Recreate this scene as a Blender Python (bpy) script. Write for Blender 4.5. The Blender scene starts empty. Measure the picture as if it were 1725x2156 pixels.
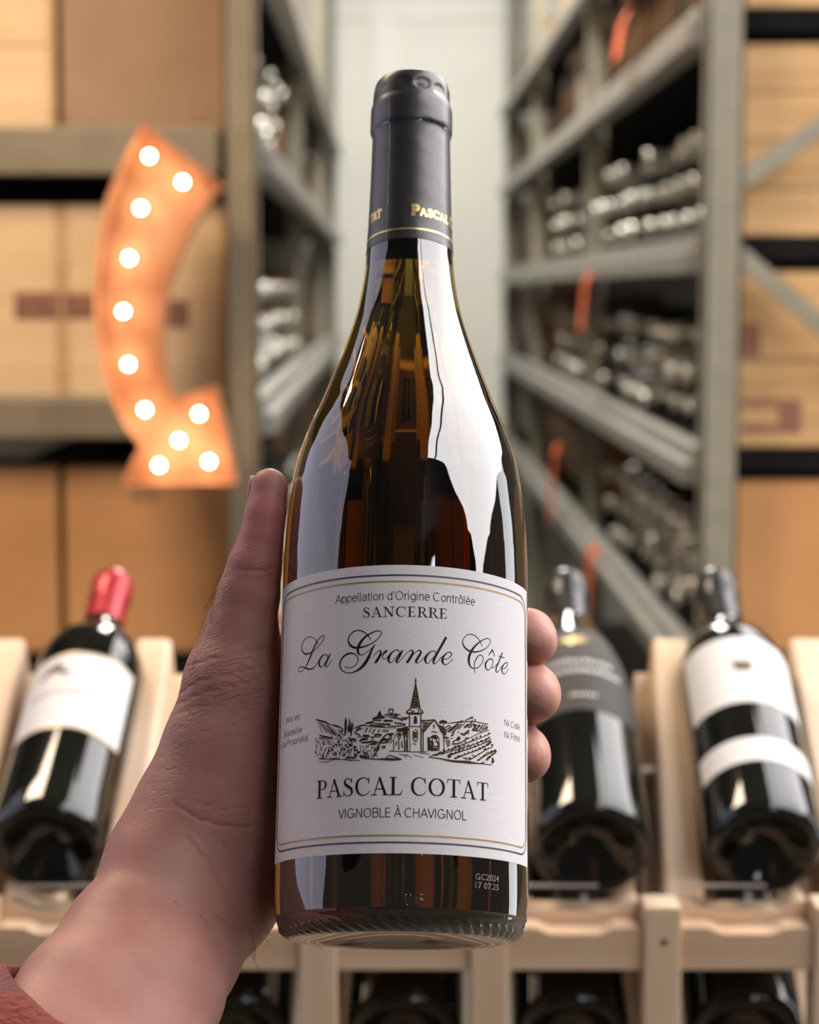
import bpy, math, random
import numpy as np
from mathutils import Vector, Matrix

# ---------------------------------------------------------------- camera, world, lights
SC = bpy.context.scene
COL = SC.collection
F = 4400.0                                   # focal length in pixels of the 1725 x 2156 frame
PITCH = math.atan(468 / F)
CAM = Vector((0, 0, 1.55))
RT = Vector((1, 0, 0))
FW = Vector((0, math.cos(PITCH), -math.sin(PITCH)))
UP = Vector((0, math.sin(PITCH), math.cos(PITCH)))
cd = bpy.data.cameras.new('camera')
cam = bpy.data.objects.new('camera', cd)
COL.objects.link(cam)
cam.location = CAM
cam.rotation_euler = (math.pi / 2 - PITCH, 0, 0)
cd.sensor_fit = 'VERTICAL'
cd.sensor_height = 36
cd.lens = F / 2156 * 36
cd.clip_start = 0.02
cd.dof.use_dof = True
cd.dof.focus_distance = 0.690
cd.dof.aperture_fstop = cd.lens / 6.2
SC.camera = cam

wd = bpy.data.worlds.new('world')
SC.world = wd
wd.use_nodes = True
wd.node_tree.nodes['Background'].inputs[0].default_value = (1.0, 0.86, 0.74, 1)
wd.node_tree.nodes['Background'].inputs[1].default_value = 0.10

SC.view_settings.view_transform = 'Standard'
SC.view_settings.look = 'None'
SC.view_settings.exposure = 0.0
SC.view_settings.gamma = 1.0
SC.view_settings.use_curve_mapping = False
SC.cycles.use_denoising = True
SC.cycles.max_bounces = 14
SC.cycles.transmission_bounces = 12
SC.cycles.sample_clamp_indirect = 6


def area(name, loc, size, direction, radiance, color):
    """rectangular lamp; radiance is what a mirror would show of it"""
    l = bpy.data.lights.new(name, 'AREA')
    l.shape = 'RECTANGLE'
    l.size, l.size_y = size
    l.energy = radiance * math.pi * size[0] * size[1]
    l.color = color
    o = bpy.data.objects.new(name, l)
    COL.objects.link(o)
    o.location = loc
    o.rotation_euler = Vector(direction).to_track_quat('-Z', 'Y').to_euler()
    return o


# flash bounced off the ceiling over the right half of the shop (two strips with a dark joint), a
# lavender daylight opening on the left, added fill lamps over shelves, aisle and end wall
area('ceiling_bounce_light', (2.90, 2.4, 3.1), (4.0, 5.4), (0, 0, -1), 6.2, (1.0, 0.97, 0.96))  # area lamp standing in for bounced flash on the ceiling
area('ceiling_bounce_light', (0.74, 1.0, 3.1), (0.22, 2.6), (0, 0, -1), 6.5, (1.0, 0.97, 0.96))
area('side_window_light', (-1.8, 1.35, 2.1), (2.4, 1.9), (1, 0, 0), 1.05, (0.80, 0.80, 1.0))
area('warm_shelf_fill', (-1.1, 2.1, 3.1), (0.9, 0.9), (0, 0.4, -1), 30.0, (1.0, 0.80, 0.58))  # warm fill, added to brighten the left shelves
area('right_window_light', (2.4, 2.05, 1.55), (0.8, 2.3), (-1, 0, 0), 2.9, (0.95, 0.97, 1.0))
area('rear_ceiling_light', (1.05, -1.45, 2.85), (0.55, 0.5), (-1.05, 2.1, -1.5), 9.0, (0.84, 0.84, 1.0))
area('end_wall_fill', (0.08, 8.5, 3.05), (0.6, 0.3), (0, 0.6, -0.8), 21.0, (0.98, 0.99, 0.94))  # added only to lift the end wall
area('warm_aisle_fill', (0.09, 5.7, 3.1), (0.4, 4.2), (0, 0, -1), 32.0, (1.0, 0.95, 0.85))  # added to brighten the bottles along the aisle

# ---------------------------------------------------------------- helpers
def P(px, py, Y):
    """the point at forward distance Y (metres) that the camera sees at a pixel"""
    d = FW + RT * ((px - 862.5) / F) + UP * ((1078 - py) / F)
    return CAM + d * (Y / d.y)


class MB:
    """collects simple solids and builds ONE mesh object from them"""
    def __init__(s):
        s.v, s.f, s.m, s.sm = [], [], [], []

    def add(s, vs, fs, smooth=False, mi=0):
        k = len(s.v)
        s.v += [tuple(q) for q in vs]
        s.f += [tuple(i + k for i in q) for q in fs]
        s.m += [mi] * len(fs)
        s.sm += [smooth] * len(fs)
        return s

    def box(s, c, size, M=None, mi=0):
        x, y, z = (q / 2 for q in size)
        vs = [Vector((a, b, d)) for a in (-x, x) for b in (-y, y) for d in (-z, z)]
        if M is not None:
            vs = [M @ q for q in vs]
        vs = [q + Vector(c) for q in vs]
        return s.add(vs, [(0, 1, 3, 2), (4, 6, 7, 5), (0, 4, 5, 1), (2, 3, 7, 6), (0, 2, 6, 4), (1, 5, 7, 3)], mi=mi)

    def bar(s, a, b, w, h, up=(0, 0, 1), mi=0):
        """a straight bar of section w x h from a to b"""
        a, b = Vector(a), Vector(b)
        d = (b - a).normalized()
        u = Vector(up)
        sx = d.cross(u).normalized()
        u = sx.cross(d).normalized()
        vs = [p + sx * i * w / 2 + u * j * h / 2 for p in (a, b) for i, j in ((-1, -1), (1, -1), (1, 1), (-1, 1))]
        return s.add(vs, [(0, 1, 2, 3)[::-1], (4, 5, 6, 7), (0, 1, 5, 4), (1, 2, 6, 5), (2, 3, 7, 6), (3, 0, 4, 7)], mi=mi)

    def prism(s, poly, a, ex, ey, ez, mi=0, smooth=False):
        """polygon given in (ex, ey) from origin a, thick along ez"""
        a, ex, ey, ez = Vector(a), Vector(ex), Vector(ey), Vector(ez)
        n = len(poly)
        vs = [a + ex * x + ey * y for x, y in poly] + [a + ex * x + ey * y + ez for x, y in poly]
        fs = [tuple(range(n))[::-1], tuple(range(n, 2 * n))]
        s.add(vs, fs, mi=mi)
        k = len(s.v) - 2 * n
        for i in range(n):
            j = (i + 1) % n
            s.f.append((k + i, k + j, k + n + j, k + n + i))
            s.m.append(mi)
            s.sm.append(smooth)
        return s

    def lathe(s, prof, seg=48, mod=None, mi=0, close=False):
        """profile of (r, z) turned about the local z axis"""
        vs = []
        for r, z in prof:
            for i in range(seg):
                t = 2 * math.pi * i / seg
                rr = r if mod is None else mod(r, z, t)
                vs.append((rr * math.sin(t), -rr * math.cos(t), z))
        n = len(prof)
        fs = []
        for k in range(n - 1):
            for i in range(seg):
                j = (i + 1) % seg
                fs.append((k * seg + i, k * seg + j, (k + 1) * seg + j, (k + 1) * seg + i))
        if close:
            fs.append(tuple(range(seg))[::-1])
            fs.append(tuple((n - 1) * seg + i for i in range(seg)))
        return s.add(vs, fs, True, mi)

    def tube(s, pts, rad, seg=8, mi=0):
        pts = [Vector(p) for p in pts]
        n = len(pts)
        rad = [rad] * n if isinstance(rad, (int, float)) else rad
        vs = []
        for i, p in enumerate(pts):
            d = (pts[min(i + 1, n - 1)] - pts[max(i - 1, 0)]).normalized()
            u = d.cross(Vector((0.31, 0.2, 0.93))).normalized()
            w = d.cross(u)
            for k in range(seg):
                t = 2 * math.pi * k / seg
                vs.append(p + (u * math.cos(t) + w * math.sin(t)) * rad[i])
        fs = [(i * seg + k, i * seg + (k + 1) % seg, (i + 1) * seg + (k + 1) % seg, (i + 1) * seg + k) for i in range(n - 1) for k in range(seg)]
        fs += [tuple(range(seg))[::-1], tuple((n - 1) * seg + k for k in range(seg))]
        return s.add(vs, fs, True, mi)

    def build(s, name, mat, parent=None, bevel=0, seg=2, loc=None):
        me = bpy.data.meshes.new(name)
        me.from_pydata(s.v, [], s.f)
        for q in (mat if isinstance(mat, (list, tuple)) else [mat]):
            me.materials.append(q)
        me.polygons.foreach_set('material_index', s.m)
        me.polygons.foreach_set('use_smooth', s.sm)
        me.update()
        o = bpy.data.objects.new(name, me)
        COL.objects.link(o)
        if parent is not None:
            o.parent = parent
        if loc is not None:
            o.location = loc
        if bevel:
            b = o.modifiers.new('bevel', 'BEVEL')
            b.width = bevel
            b.segments = seg
            b.limit_method = 'ANGLE'
        return o


def tag(o, label=None, cat=None, group=None, kind=None):
    for k, q in (('label', label), ('category', cat), ('group', group), ('kind', kind)):
        if q:
            o[k] = q
    return o


def empty(name, loc=(0, 0, 0), M=None):
    o = bpy.data.objects.new(name, None)
    COL.objects.link(o)
    o.empty_display_size = 0.05
    if M is not None:
        o.matrix_world = M
    else:
        o.location = loc
    return o


def copy_tree(o, parent=None):
    c = o.copy()
    COL.objects.link(c)
    if parent is not None:
        c.parent = parent
    for ch in list(o.children):
        copy_tree(ch, c)
    return c


def axes(loc, ex, ey, ez):
    M = Matrix((ex, ey, ez)).transposed().to_4x4()
    M.translation = loc
    return M


# ---------------------------------------------------------------- materials
def material(name, color, rough=0.5, metal=0.0, color2=None, scale=(8, 8, 8), detail=4, mix=(0.35, 0.65), bump=0.0, bscale=None,
             spec=0.5, coat=0.0, emit=None, coords='Object', sheen=0.0, sss=0.0):
    m = bpy.data.materials.new(name)
    m.use_nodes = True
    nt = m.node_tree
    b = nt.nodes['Principled BSDF']
    b.inputs['Base Color'].default_value = (*color, 1)
    b.inputs['Roughness'].default_value = rough
    b.inputs['Metallic'].default_value = metal
    b.inputs['Specular IOR Level'].default_value = spec
    b.inputs['Coat Weight'].default_value = coat
    b.inputs['Sheen Weight'].default_value = sheen
    if sss:
        b.inputs['Subsurface Weight'].default_value = sss
        b.inputs['Subsurface Radius'].default_value = (1, 0.35, 0.2)
        b.inputs['Subsurface Scale'].default_value = 0.004
    if emit:
        b.inputs['Emission Color'].default_value = (*emit[0], 1)
        b.inputs['Emission Strength'].default_value = emit[1]
    if color2 or bump:
        tc = nt.nodes.new('ShaderNodeTexCoord')
        mp = nt.nodes.new('ShaderNodeMapping')
        mp.inputs['Scale'].default_value = scale
        nt.links.new(tc.outputs[coords], mp.inputs[0])
        n = nt.nodes.new('ShaderNodeTexNoise')
        n.inputs['Scale'].default_value = 1
        n.inputs['Detail'].default_value = detail
        nt.links.new(mp.outputs[0], n.inputs[0])
        if color2:
            r = nt.nodes.new('ShaderNodeValToRGB')
            r.color_ramp.elements[0].position, r.color_ramp.elements[1].position = mix
            r.color_ramp.elements[0].color = (*color, 1)
            r.color_ramp.elements[1].color = (*color2, 1)
            nt.links.new(n.outputs[0], r.inputs[0])
            nt.links.new(r.outputs[0], b.inputs['Base Color'])
        if bump:
            n2 = n
            if bscale:
                mp2 = nt.nodes.new('ShaderNodeMapping')
                mp2.inputs['Scale'].default_value = bscale
                nt.links.new(tc.outputs[coords], mp2.inputs[0])
                n2 = nt.nodes.new('ShaderNodeTexNoise')
                n2.inputs['Scale'].default_value = 1
                nt.links.new(mp2.outputs[0], n2.inputs[0])
            bn = nt.nodes.new('ShaderNodeBump')
            bn.inputs['Strength'].default_value = bump
            bn.inputs['Distance'].default_value = 0.002
            nt.links.new(n2.outputs[0], bn.inputs['Height'])
            nt.links.new(bn.outputs[0], b.inputs['Normal'])
    return m


def glass_material(name, color, density, ior=1.5, rough=0.0, coat=0.0):
    m = bpy.data.materials.new(name)
    m.use_nodes = True
    nt = m.node_tree
    b = nt.nodes['Principled BSDF']
    b.inputs['Base Color'].default_value = (1, 1, 1, 1)
    b.inputs['Transmission Weight'].default_value = 1
    b.inputs['Roughness'].default_value = rough
    b.inputs['IOR'].default_value = ior
    b.inputs['Coat Weight'].default_value = coat
    b.inputs['Coat IOR'].default_value = 1.85
    b.inputs['Coat Roughness'].default_value = 0.0
    b.inputs['Specular IOR Level'].default_value = 0.8
    if density:
        va = nt.nodes.new('ShaderNodeVolumeAbsorption')
        va.inputs['Color'].default_value = (*color, 1)
        va.inputs['Density'].default_value = density
        nt.links.new(va.outputs[0], nt.nodes['Material Output'].inputs['Volume'])
    return m


M_ = {}
M_['wall'] = material('pale_painted_wall', (0.84, 0.83, 0.76), 0.6, color2=(0.80, 0.80, 0.74), scale=(3, 3, 3))
M_['trim'] = material('white_trim_paint', (0.85, 0.84, 0.78), 0.5, color2=(0.80, 0.80, 0.75), scale=(9, 9, 2))
M_['floor'] = material('grey_concrete', (0.10, 0.085, 0.065), 0.55, color2=(0.07, 0.06, 0.045), scale=(4, 4, 4), bump=0.1)
M_['ceiling'] = material('dark_ceiling_paint', (0.16, 0.155, 0.15), 0.8, color2=(0.13, 0.125, 0.12), scale=(5, 5, 5))
M_['steel'] = material('grey_green_rack_paint', (0.235, 0.215, 0.160), 0.4, color2=(0.20, 0.185, 0.14), scale=(25, 25, 25), bump=0.05)
M_['olive'] = material('sign_tinted_olive_paint', (0.225, 0.175, 0.110), 0.45, color2=(0.19, 0.145, 0.09), scale=(18, 18, 18))  # orange glow of the sign is mixed into this olive colour
M_['beam'] = material('grey_beam_steel', (0.29, 0.275, 0.245), 0.35, metal=0.2, color2=(0.23, 0.22, 0.20), scale=(20, 20, 20))
M_['deck'] = material('dark_deck', (0.009, 0.008, 0.008), 0.9, color2=(0.006, 0.006, 0.006), scale=(10, 10, 10), spec=0.08)
M_['crate'] = material('pale_crate_pine', (0.70, 0.48, 0.26), 0.6, color2=(0.60, 0.375, 0.18), scale=(3, 14, 20), detail=6, mix=(0.4, 0.75), bump=0.1)
M_['crate_edge'] = material('crate_pine_darker', (0.58, 0.36, 0.17), 0.6, color2=(0.48, 0.28, 0.12), scale=(3, 14, 26), detail=6, bump=0.1)
M_['crate_brown'] = material('brown_crate_pine', (0.52, 0.31, 0.13), 0.6, color2=(0.36, 0.19, 0.07), scale=(3, 14, 20), detail=6, mix=(0.4, 0.75), bump=0.1)  # browner, darker pine tone for the right end crates
M_['stamp'] = material('brown_stamp_ink', (0.19, 0.075, 0.042), 0.7, color2=(0.28, 0.12, 0.07), scale=(30, 30, 30))
M_['card'] = material('brown_cardboard', (0.49, 0.235, 0.085), 0.75, color2=(0.43, 0.20, 0.07), scale=(6, 6, 6), bump=0.05)
M_['card2'] = material('dull_cardboard', (0.33, 0.20, 0.115), 0.75, color2=(0.27, 0.155, 0.08), scale=(5, 5, 5), bump=0.05)
M_['tape'] = material('packing_tape', (0.36, 0.20, 0.09), 0.25, color2=(0.33, 0.18, 0.08), scale=(20, 20, 20))
M_['copper'] = material('rusty_copper_sheet', (0.50, 0.235, 0.115), 0.5, metal=0.05, color2=(0.38, 0.155, 0.065), scale=(14, 14, 14), detail=6, bump=0.15)
M_['socket'] = material('lamp_socket', (0.25, 0.2, 0.16), 0.4, metal=0.6, color2=(0.2, 0.16, 0.12), scale=(40, 40, 40))
M_['bulb'] = material('lit_bulb', (1, 0.9, 0.75), 0.3, emit=((1.0, 0.78, 0.52), 60.0))
M_['pine'] = material('rack_pine', (0.74, 0.55, 0.39), 0.5, color2=(0.66, 0.43, 0.255), scale=(40, 5, 40), detail=6, mix=(0.35, 0.8), bump=0.08)
M_['pine_x'] = material('rack_pine_cross', (0.78, 0.57, 0.39), 0.5, color2=(0.62, 0.39, 0.23), scale=(5, 40, 40), detail=6, mix=(0.35, 0.8), bump=0.08)
M_['pine_z'] = material('rack_pine_upright', (0.80, 0.60, 0.41), 0.5, color2=(0.66, 0.43, 0.255), scale=(40, 40, 5), detail=6, mix=(0.35, 0.8), bump=0.08)
M_['screw'] = material('dark_screw_hole', (0.02, 0.018, 0.015), 0.5, color2=(0.03, 0.025, 0.02), scale=(90, 90, 90))
M_['acrylic'] = glass_material('clear_acrylic', (1, 1, 1), 0, 1.3, 0.15)
M_['black_glass'] = material('near_black_bottle_glass', (0.006, 0.006, 0.005), 0.06, color2=(0.009, 0.010, 0.007), scale=(9, 9, 9), spec=0.6)
M_['red_foil'] = material('red_capsule_foil', (0.42, 0.018, 0.030), 0.32, metal=0.35, color2=(0.34, 0.012, 0.02), scale=(40, 40, 40))
M_['black_foil'] = material('black_capsule_foil', (0.020, 0.020, 0.020), 0.28, metal=0.3, color2=(0.03, 0.03, 0.03), scale=(40, 40, 40))
M_['white_paper'] = material('white_label_paper', (0.68, 0.66, 0.65), 0.6, color2=(0.65, 0.63, 0.62), scale=(60, 60, 60))
M_['taupe_paper'] = material('taupe_label_paper', (0.034, 0.028, 0.023), 0.7, color2=(0.029, 0.024, 0.02), scale=(60, 60, 60))
M_['gold_print'] = material('gold_print', (0.52, 0.37, 0.13), 0.35, metal=0.6, color2=(0.44, 0.31, 0.10), scale=(200, 200, 200))
M_['dull_gold'] = material('dull_gold_print', (0.10, 0.058, 0.018), 0.6, metal=0.0, color2=(0.13, 0.078, 0.026), scale=(200, 200, 200))
M_['grey_print'] = material('grey_print', (0.30, 0.29, 0.29), 0.6, color2=(0.34, 0.33, 0.33), scale=(200, 200, 200))
M_['white_print'] = material('white_print', (0.72, 0.70, 0.67), 0.6, color2=(0.66, 0.64, 0.61), scale=(200, 200, 200))
M_['orange'] = material('orange_tag_card', (0.75, 0.13, 0.03), 0.5, color2=(0.66, 0.10, 0.02), scale=(30, 30, 30))

# ---------------------------------------------------------------- the room
RND = random.Random(11)
tag(MB().box((0, 4.0, -0.05), (9, 13, 0.1)).build('floor', M_['floor']), kind='structure')
tag(MB().box((0, 4.0, 3.25), (9, 13, 0.1)).build('ceiling', M_['ceiling']), kind='structure')
tag(MB().box((0, 9.75, 1.6), (9, 0.1, 3.2)).build('wall_back', M_['wall']), kind='structure')
a, b = P(778, 40, 9.68), P(832, 40, 9.68)
tag(MB().box(((a.x + b.x) / 2, 9.69, 1.6), (b.x - a.x, 0.02, 3.2)).build('trim_1', M_['trim'], bevel=0.004), kind='structure')
a = P(860, 24, 9.69)
tag(MB().box((0, 9.69, a.z), (9, 0.014, 0.07)).build('trim_2', M_['trim'], bevel=0.004), kind='structure')

# ---------------------------------------------------------------- pallet racks on both sides of the aisle
YE = 3.6


def xr(Y):
    return 0.500 - 0.0122 * (Y - YE)


def xl(Y):
    return -0.258 - 0.0122 * (Y - YE)


BAYS = [3.63, 5.73, 7.85, 9.55]
R_LEV = [0.80, 0.45, 0.062, -0.305, -0.67]
L_LEV = [0.62, 0.235, -0.218, -0.67]


def beam(parent, a, b, side):
    m = MB()
    a, b = Vector(a), Vector(b)
    o = Vector((side, 0, 0))
    m.bar(a + Vector((0, 0, -0.014)), b + Vector((0, 0, -0.014)), 0.05, 0.040)
    m.bar(a + o * 0.010 + Vector((0, 0, 0.020)), b + o * 0.010 + Vector((0, 0, 0.020)), 0.034, 0.028)
    return m.build('beam', M_['beam'], parent, bevel=0.003)


def upright(parent, x, y, w, d, h=3.0, mat='steel'):
    m = MB()
    # open C section with a folded lip, like a rolled rack post
    m.box((x, y + 0.002, h / 2), (w, 0.004, h))
    m.box((x - w / 2 + 0.002, y + d / 2, h / 2), (0.004, d, h))
    m.box((x + w / 2 - 0.002, y + d / 2, h / 2), (0.004, d, h))
    m.box((x - w / 4, y + d, h / 2), (w / 2.6, 0.004, h))
    m.box((x + w / 4, y + d, h / 2), (w / 2.6, 0.004, h))
    m.box((x, y + d / 2, 0.004), (w * 1.6, d * 1.6, 0.008))
    return m.build('upright', M_[mat], parent)


# right rack
rack_r = empty('pallet_rack', (0.55, YE, 0))
tag(rack_r, 'grey green steel pallet rack right of the aisle with diagonal end braces', 'shelving')


def under(root, fn, *args, **kw):
    """parts keep their world place under a root that is not at the origin"""
    o = fn(*args, **kw)
    o.parent = root
    o.matrix_parent_inverse = Matrix.Translation(-root.location)
    return o


def part(root, mb, name, mat, **kw):
    o = mb.build(name, mat, None, **kw)
    o.parent = root
    o.matrix_parent_inverse = Matrix.Translation(-root.location)
    return o


under(rack_r, upright, None, 0.5325, YE - 0.03, 0.061, 0.06)
under(rack_r, upright, None, 1.62, YE - 0.03, 0.061, 0.06)
for Y in BAYS[1:]:
    under(rack_r, upright, None, xr(Y) + 0.035, Y, 0.055, 0.05)
for i in range(3):
    for H in R_LEV:
        y0, y1 = BAYS[i] + (0.03 if i else 0.0), BAYS[i + 1]
        under(rack_r, beam, None, (xr(y0), y0, 1.55 + H), (xr(y1), y1, 1.55 + H), 1)
        ym = (y0 + y1) / 2
        part(rack_r, MB().box((xr(ym) + 0.59, ym, 1.55 + H + 0.010), (1.10, y1 - y0 - 0.02, 0.042)), 'deck', M_['deck'])
for a, b in (((1553, 384), (1725, 268)), ((1553, 535), (1725, 682))):
    p, q = P(*a, YE + 0.0), P(*b, YE + 0.0)
    q = p + (q - p) * 5.2
    p = p - (q - p) * 0.02
    part(rack_r, MB().bar(p + Vector((0, -0.012, 0)), q + Vector((0, -0.012, 0)), 0.02, 0.030, up=(0, 0, 1)), 'brace', M_['steel'])

rack_l = empty('pallet_rack', (-0.29, YE, 0))
tag(rack_l, 'olive steel pallet rack left of the aisle behind the lit arrow sign', 'shelving')
under(rack_l, upright, None, -0.286, YE - 0.03, 0.053, 0.06, mat='olive')
under(rack_l, upright, None, -1.38, YE - 0.03, 0.053, 0.06)
for Y in BAYS[1:]:
    under(rack_l, upright, None, xl(Y) - 0.03, Y, 0.05, 0.05)
for i in range(3):
    for H in L_LEV:
        y0, y1 = BAYS[i] + (0.03 if i else 0.0), BAYS[i + 1]
        under(rack_l, beam, None, (xl(y0), y0, 1.55 + H), (xl(y1), y1, 1.55 + H), -1)
        ym = (y0 + y1) / 2
        part(rack_l, MB().box((xl(ym) - 0.59, ym, 1.55 + H + 0.010), (1.10, y1 - y0 - 0.02, 0.042)), 'deck', M_['deck'])
for y0, y1 in ((268, 368), (838, 921)):
    p, q = P(490, y0, YE), P(490, y1, YE)
    part(rack_l, MB().box(((-0.315 - 1.36) / 2, YE - 0.005, (p.z + q.z) / 2), (1.03, 0.03, p.z - q.z)), 'end_beam', M_['olive'], bevel=0.004)


# ---------------------------------------------------------------- crates and cartons on the rack ends
def wine_crate(name, x0, x1, z0, z1, y0, depth, label, rows=2, stamp=None, tone='crate'):
    c = Vector(((x0 + x1) / 2, y0, z0))
    r = tag(empty(name, c), label, 'crate', 'wooden wine crates on the rack ends')
    w, h = x1 - x0, z1 - z0
    t = 0.012
    g = 0.0022
    ph = (h - g * (rows - 1)) / rows
    for k in range(rows):
        MB().box((0, t / 2 + RND.uniform(0, 0.0012), ph / 2 + k * (ph + g)), (w - 2 * t, t, ph)).build('plank', M_[tone], r, bevel=0.0015)
        MB().box((0, depth - t / 2, ph / 2 + k * (ph + g)), (w - 2 * t, t, ph)).build('plank', M_[tone], r, bevel=0.0015)
    for s in (-1, 1):
        MB().box((s * (w - t) / 2, depth / 2, h / 2), (t, depth, h)).build('side_board', M_['crate_edge'], r, bevel=0.0015)
    MB().box((0, depth / 2, 0.005), (w - 2 * t - 0.001, depth - 2 * t - 0.001, 0.01)).build('base_board', M_['crate_edge'], r)
    MB().box((0, depth / 2, h - 0.006), (w - 2 * t - 0.001, depth - 2 * t - 0.001, 0.008)).build('lid', M_[tone], r)
    for (sx, sz, sw, sh) in stamp or ():
        MB().box((sx - c.x, -0.0004, sz - c.z), (sw, 0.0008, sh)).build('printed_mark', M_['stamp'], r)
    return r


def carton(x0, x1, z0, z1, y0, depth, label, tone='card'):
    c = Vector(((x0 + x1) / 2, y0, z0))
    r = tag(empty('cardboard_box', c), label, 'box', 'cardboard cartons on the racks')
    w, h = x1 - x0, z1 - z0
    MB().box((0, depth / 2, h / 2 - 0.002), (w, depth, h - 0.004)).build('carton_body', M_[tone], r, bevel=0.004)
    for s in (-1, 1):
        MB().box((0, depth / 2 + s * depth / 4, h - 0.002), (w - 0.006, depth / 2 - 0.004, 0.004)).build('flap', M_[tone], r, bevel=0.001)
    MB().box((0, depth / 2, h + 0.0004), (w * 0.96, 0.05, 0.0008)).build('tape', M_['tape'], r)
    m = MB()
    m.box((0, -0.0005, h - 0.03), (0.05, 0.001, 0.058))
    m.build('tape', M_['tape'], r)
    return r


def span(px0, px1, py0, py1, Y):
    a, b = P(px0, py1, Y), P(px1, py0, Y)
    return a.x, b.x, a.z, b.z


YF = YE + 0.055
LD = [1.55 + H + 0.0315 for H in L_LEV]
RD = [1.55 + H + 0.0315 for H in R_LEV]
# left, upper shelf: a pale crate at the frame edge and a large dull carton
x0, x1, z0, z1 = span(-130, 113, 0, 265, YF)
wine_crate('wine_crate', x0, x1, LD[1], LD[1] + 0.30, YF, 0.22, 'pale wooden crate at the left photo edge, on the shelf above the arrow sign', 2)
x0, x1, z0, z1 = span(131, 478, 0, 265, YF)
carton(x0, x1, LD[1], LD[1] + 0.335, YF, 0.22, 'dull brown carton on the shelf right above the arrow sign', 'card2')
# left, middle shelf: two pale crates behind the sign
x0, x1, _, z1 = span(-120, 126, 432, 0, YF)
z1 = P(0, 432, YF).z
st = [span(32, 124, 615, 672, YF)]
mk = [((s[0] + s[1]) / 2, (s[2] + s[3]) / 2, s[1] - s[0], s[3] - s[2]) for s in st]
wine_crate('wine_crate', x0, x1, LD[2], z1, YF, 0.22, 'pale wooden crate with brown printed mark, left of the arrow sign', 1, mk)
x0, x1, _, _ = span(134, 476, 432, 835, YF)
st = [span(134, 205, 618, 672, YF), span(352, 398, 632, 690, YF)]
mk = [((s[0] + s[1]) / 2, (s[2] + s[3]) / 2, s[1] - s[0], s[3] - s[2]) for s in st]
wine_crate('wine_crate', x0, x1, LD[2], z1, YF, 0.22, 'wide pale wooden crate directly behind the middle of the arrow sign', 1, mk)
# left, lower shelf: two cartons
zt = P(0, 985, YF).z
x0, x1, _, _ = span(-210, 119, 985, 1400, YF)
carton(x0, x1, LD[3], zt, YF, 0.22, 'brown cardboard box at the left photo edge, on the low shelf under the crates')
x0, x1, _, _ = span(141, 478, 985, 1400, YF)
carton(x0, x1, LD[3], zt, YF, 0.22, 'brown cardboard box on the low shelf, just under the arrow head')
# right end
x0 = P(1556, 0, YF).x
x1 = x0 + 0.50
zt = P(0, 92, YF).z
zm = (RD[2] + zt) / 2
wine_crate('wine_crate', x0, x1, RD[2], zm - 0.001, YF, 0.24, 'pale wooden crate crossed by the upper diagonal brace at right, under another crate', 2, tone='crate_brown')
wine_crate('wine_crate', x0 + 0.004, x1 + 0.004, zm + 0.001, zt, YF + 0.004, 0.24, 'pale wooden crate topmost of its stack beside the right rack post', 2, tone='crate_brown')
wine_crate('wine_crate', x0, x1, RD[1], RD[1] + 0.22, YF, 0.24, 'pale wooden crate at the top right photo corner, on the highest shelf', 2, tone='crate_brown')
zt = P(0, 572, YF).z
zm = (RD[3] + zt) / 2
mk = []
for s in (span(1560, 1602, 680, 752, YF),):
    mk.append(((s[0] + s[1]) / 2, (s[2] + s[3]) / 2, s[1] - s[0], s[3] - s[2]))
wine_crate('wine_crate', x0, x1, zm + 0.001, zt, YF, 0.24, 'pale wooden crate with a square brown mark beside the right rack post', 1, mk, tone='crate_brown')
mk = []
for s in (span(1562, 1690, 840, 858, YF), span(1640, 1690, 858, 912, YF), span(1562, 1640, 893, 912, YF)):
    mk.append(((s[0] + s[1]) / 2, (s[2] + s[3]) / 2, s[1] - s[0], s[3] - s[2]))
wine_crate('wine_crate', x0 + 0.003, x1 + 0.003, RD[3], zm - 0.001, YF + 0.003, 0.24, 'pale wooden crate with a broad brown printed block, low at the right rack end', 1, mk, tone='crate_brown')
zt = P(0, 1012, YF).z
carton(x0, x1 - 0.05, RD[4], zt, YF, 0.24, 'brown cardboard box at the right photo edge above the white labelled bottle')

# ---------------------------------------------------------------- bottles stored lying along the aisle
M_['wrap'] = material('pale_tissue_wrap', (0.42, 0.40, 0.34), 0.16, color2=(0.30, 0.29, 0.25), scale=(22, 22, 22), bump=0.9, bscale=(45, 45, 45), coat=0.8)
M_['amber_glass'] = material('dark_amber_glass', (0.07, 0.032, 0.012), 0.1, color2=(0.05, 0.022, 0.008), scale=(9, 9, 9))
M_['green_glass'] = material('dark_olive_glass', (0.030, 0.032, 0.016), 0.1, color2=(0.020, 0.022, 0.012), scale=(9, 9, 9))
M_['grey_foil'] = material('pale_grey_foil', (0.60, 0.58, 0.52), 0.2, metal=0.6, color2=(0.34, 0.33, 0.30), scale=(50, 50, 50), bump=0.3)
SP = [(0.0, 0.012), (0.030, 0.004), (0.037, 0.0), (0.040, 0.008), (0.040, 0.17), (0.033, 0.20), (0.020, 0.232), (0.0148, 0.25), (0.0146, 0.275), (0.0158, 0.276), (0.0158, 0.297), (0.0, 0.298)]


def stored_mesh(name, glass, foil):
    m = MB().lathe(SP[:8], 12, mi=0).lathe(SP[7:], 12, mi=1)
    me = m.build(name, [M_[glass], M_[foil]])
    d = me.data
    bpy.data.objects.remove(me)
    return d


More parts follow.
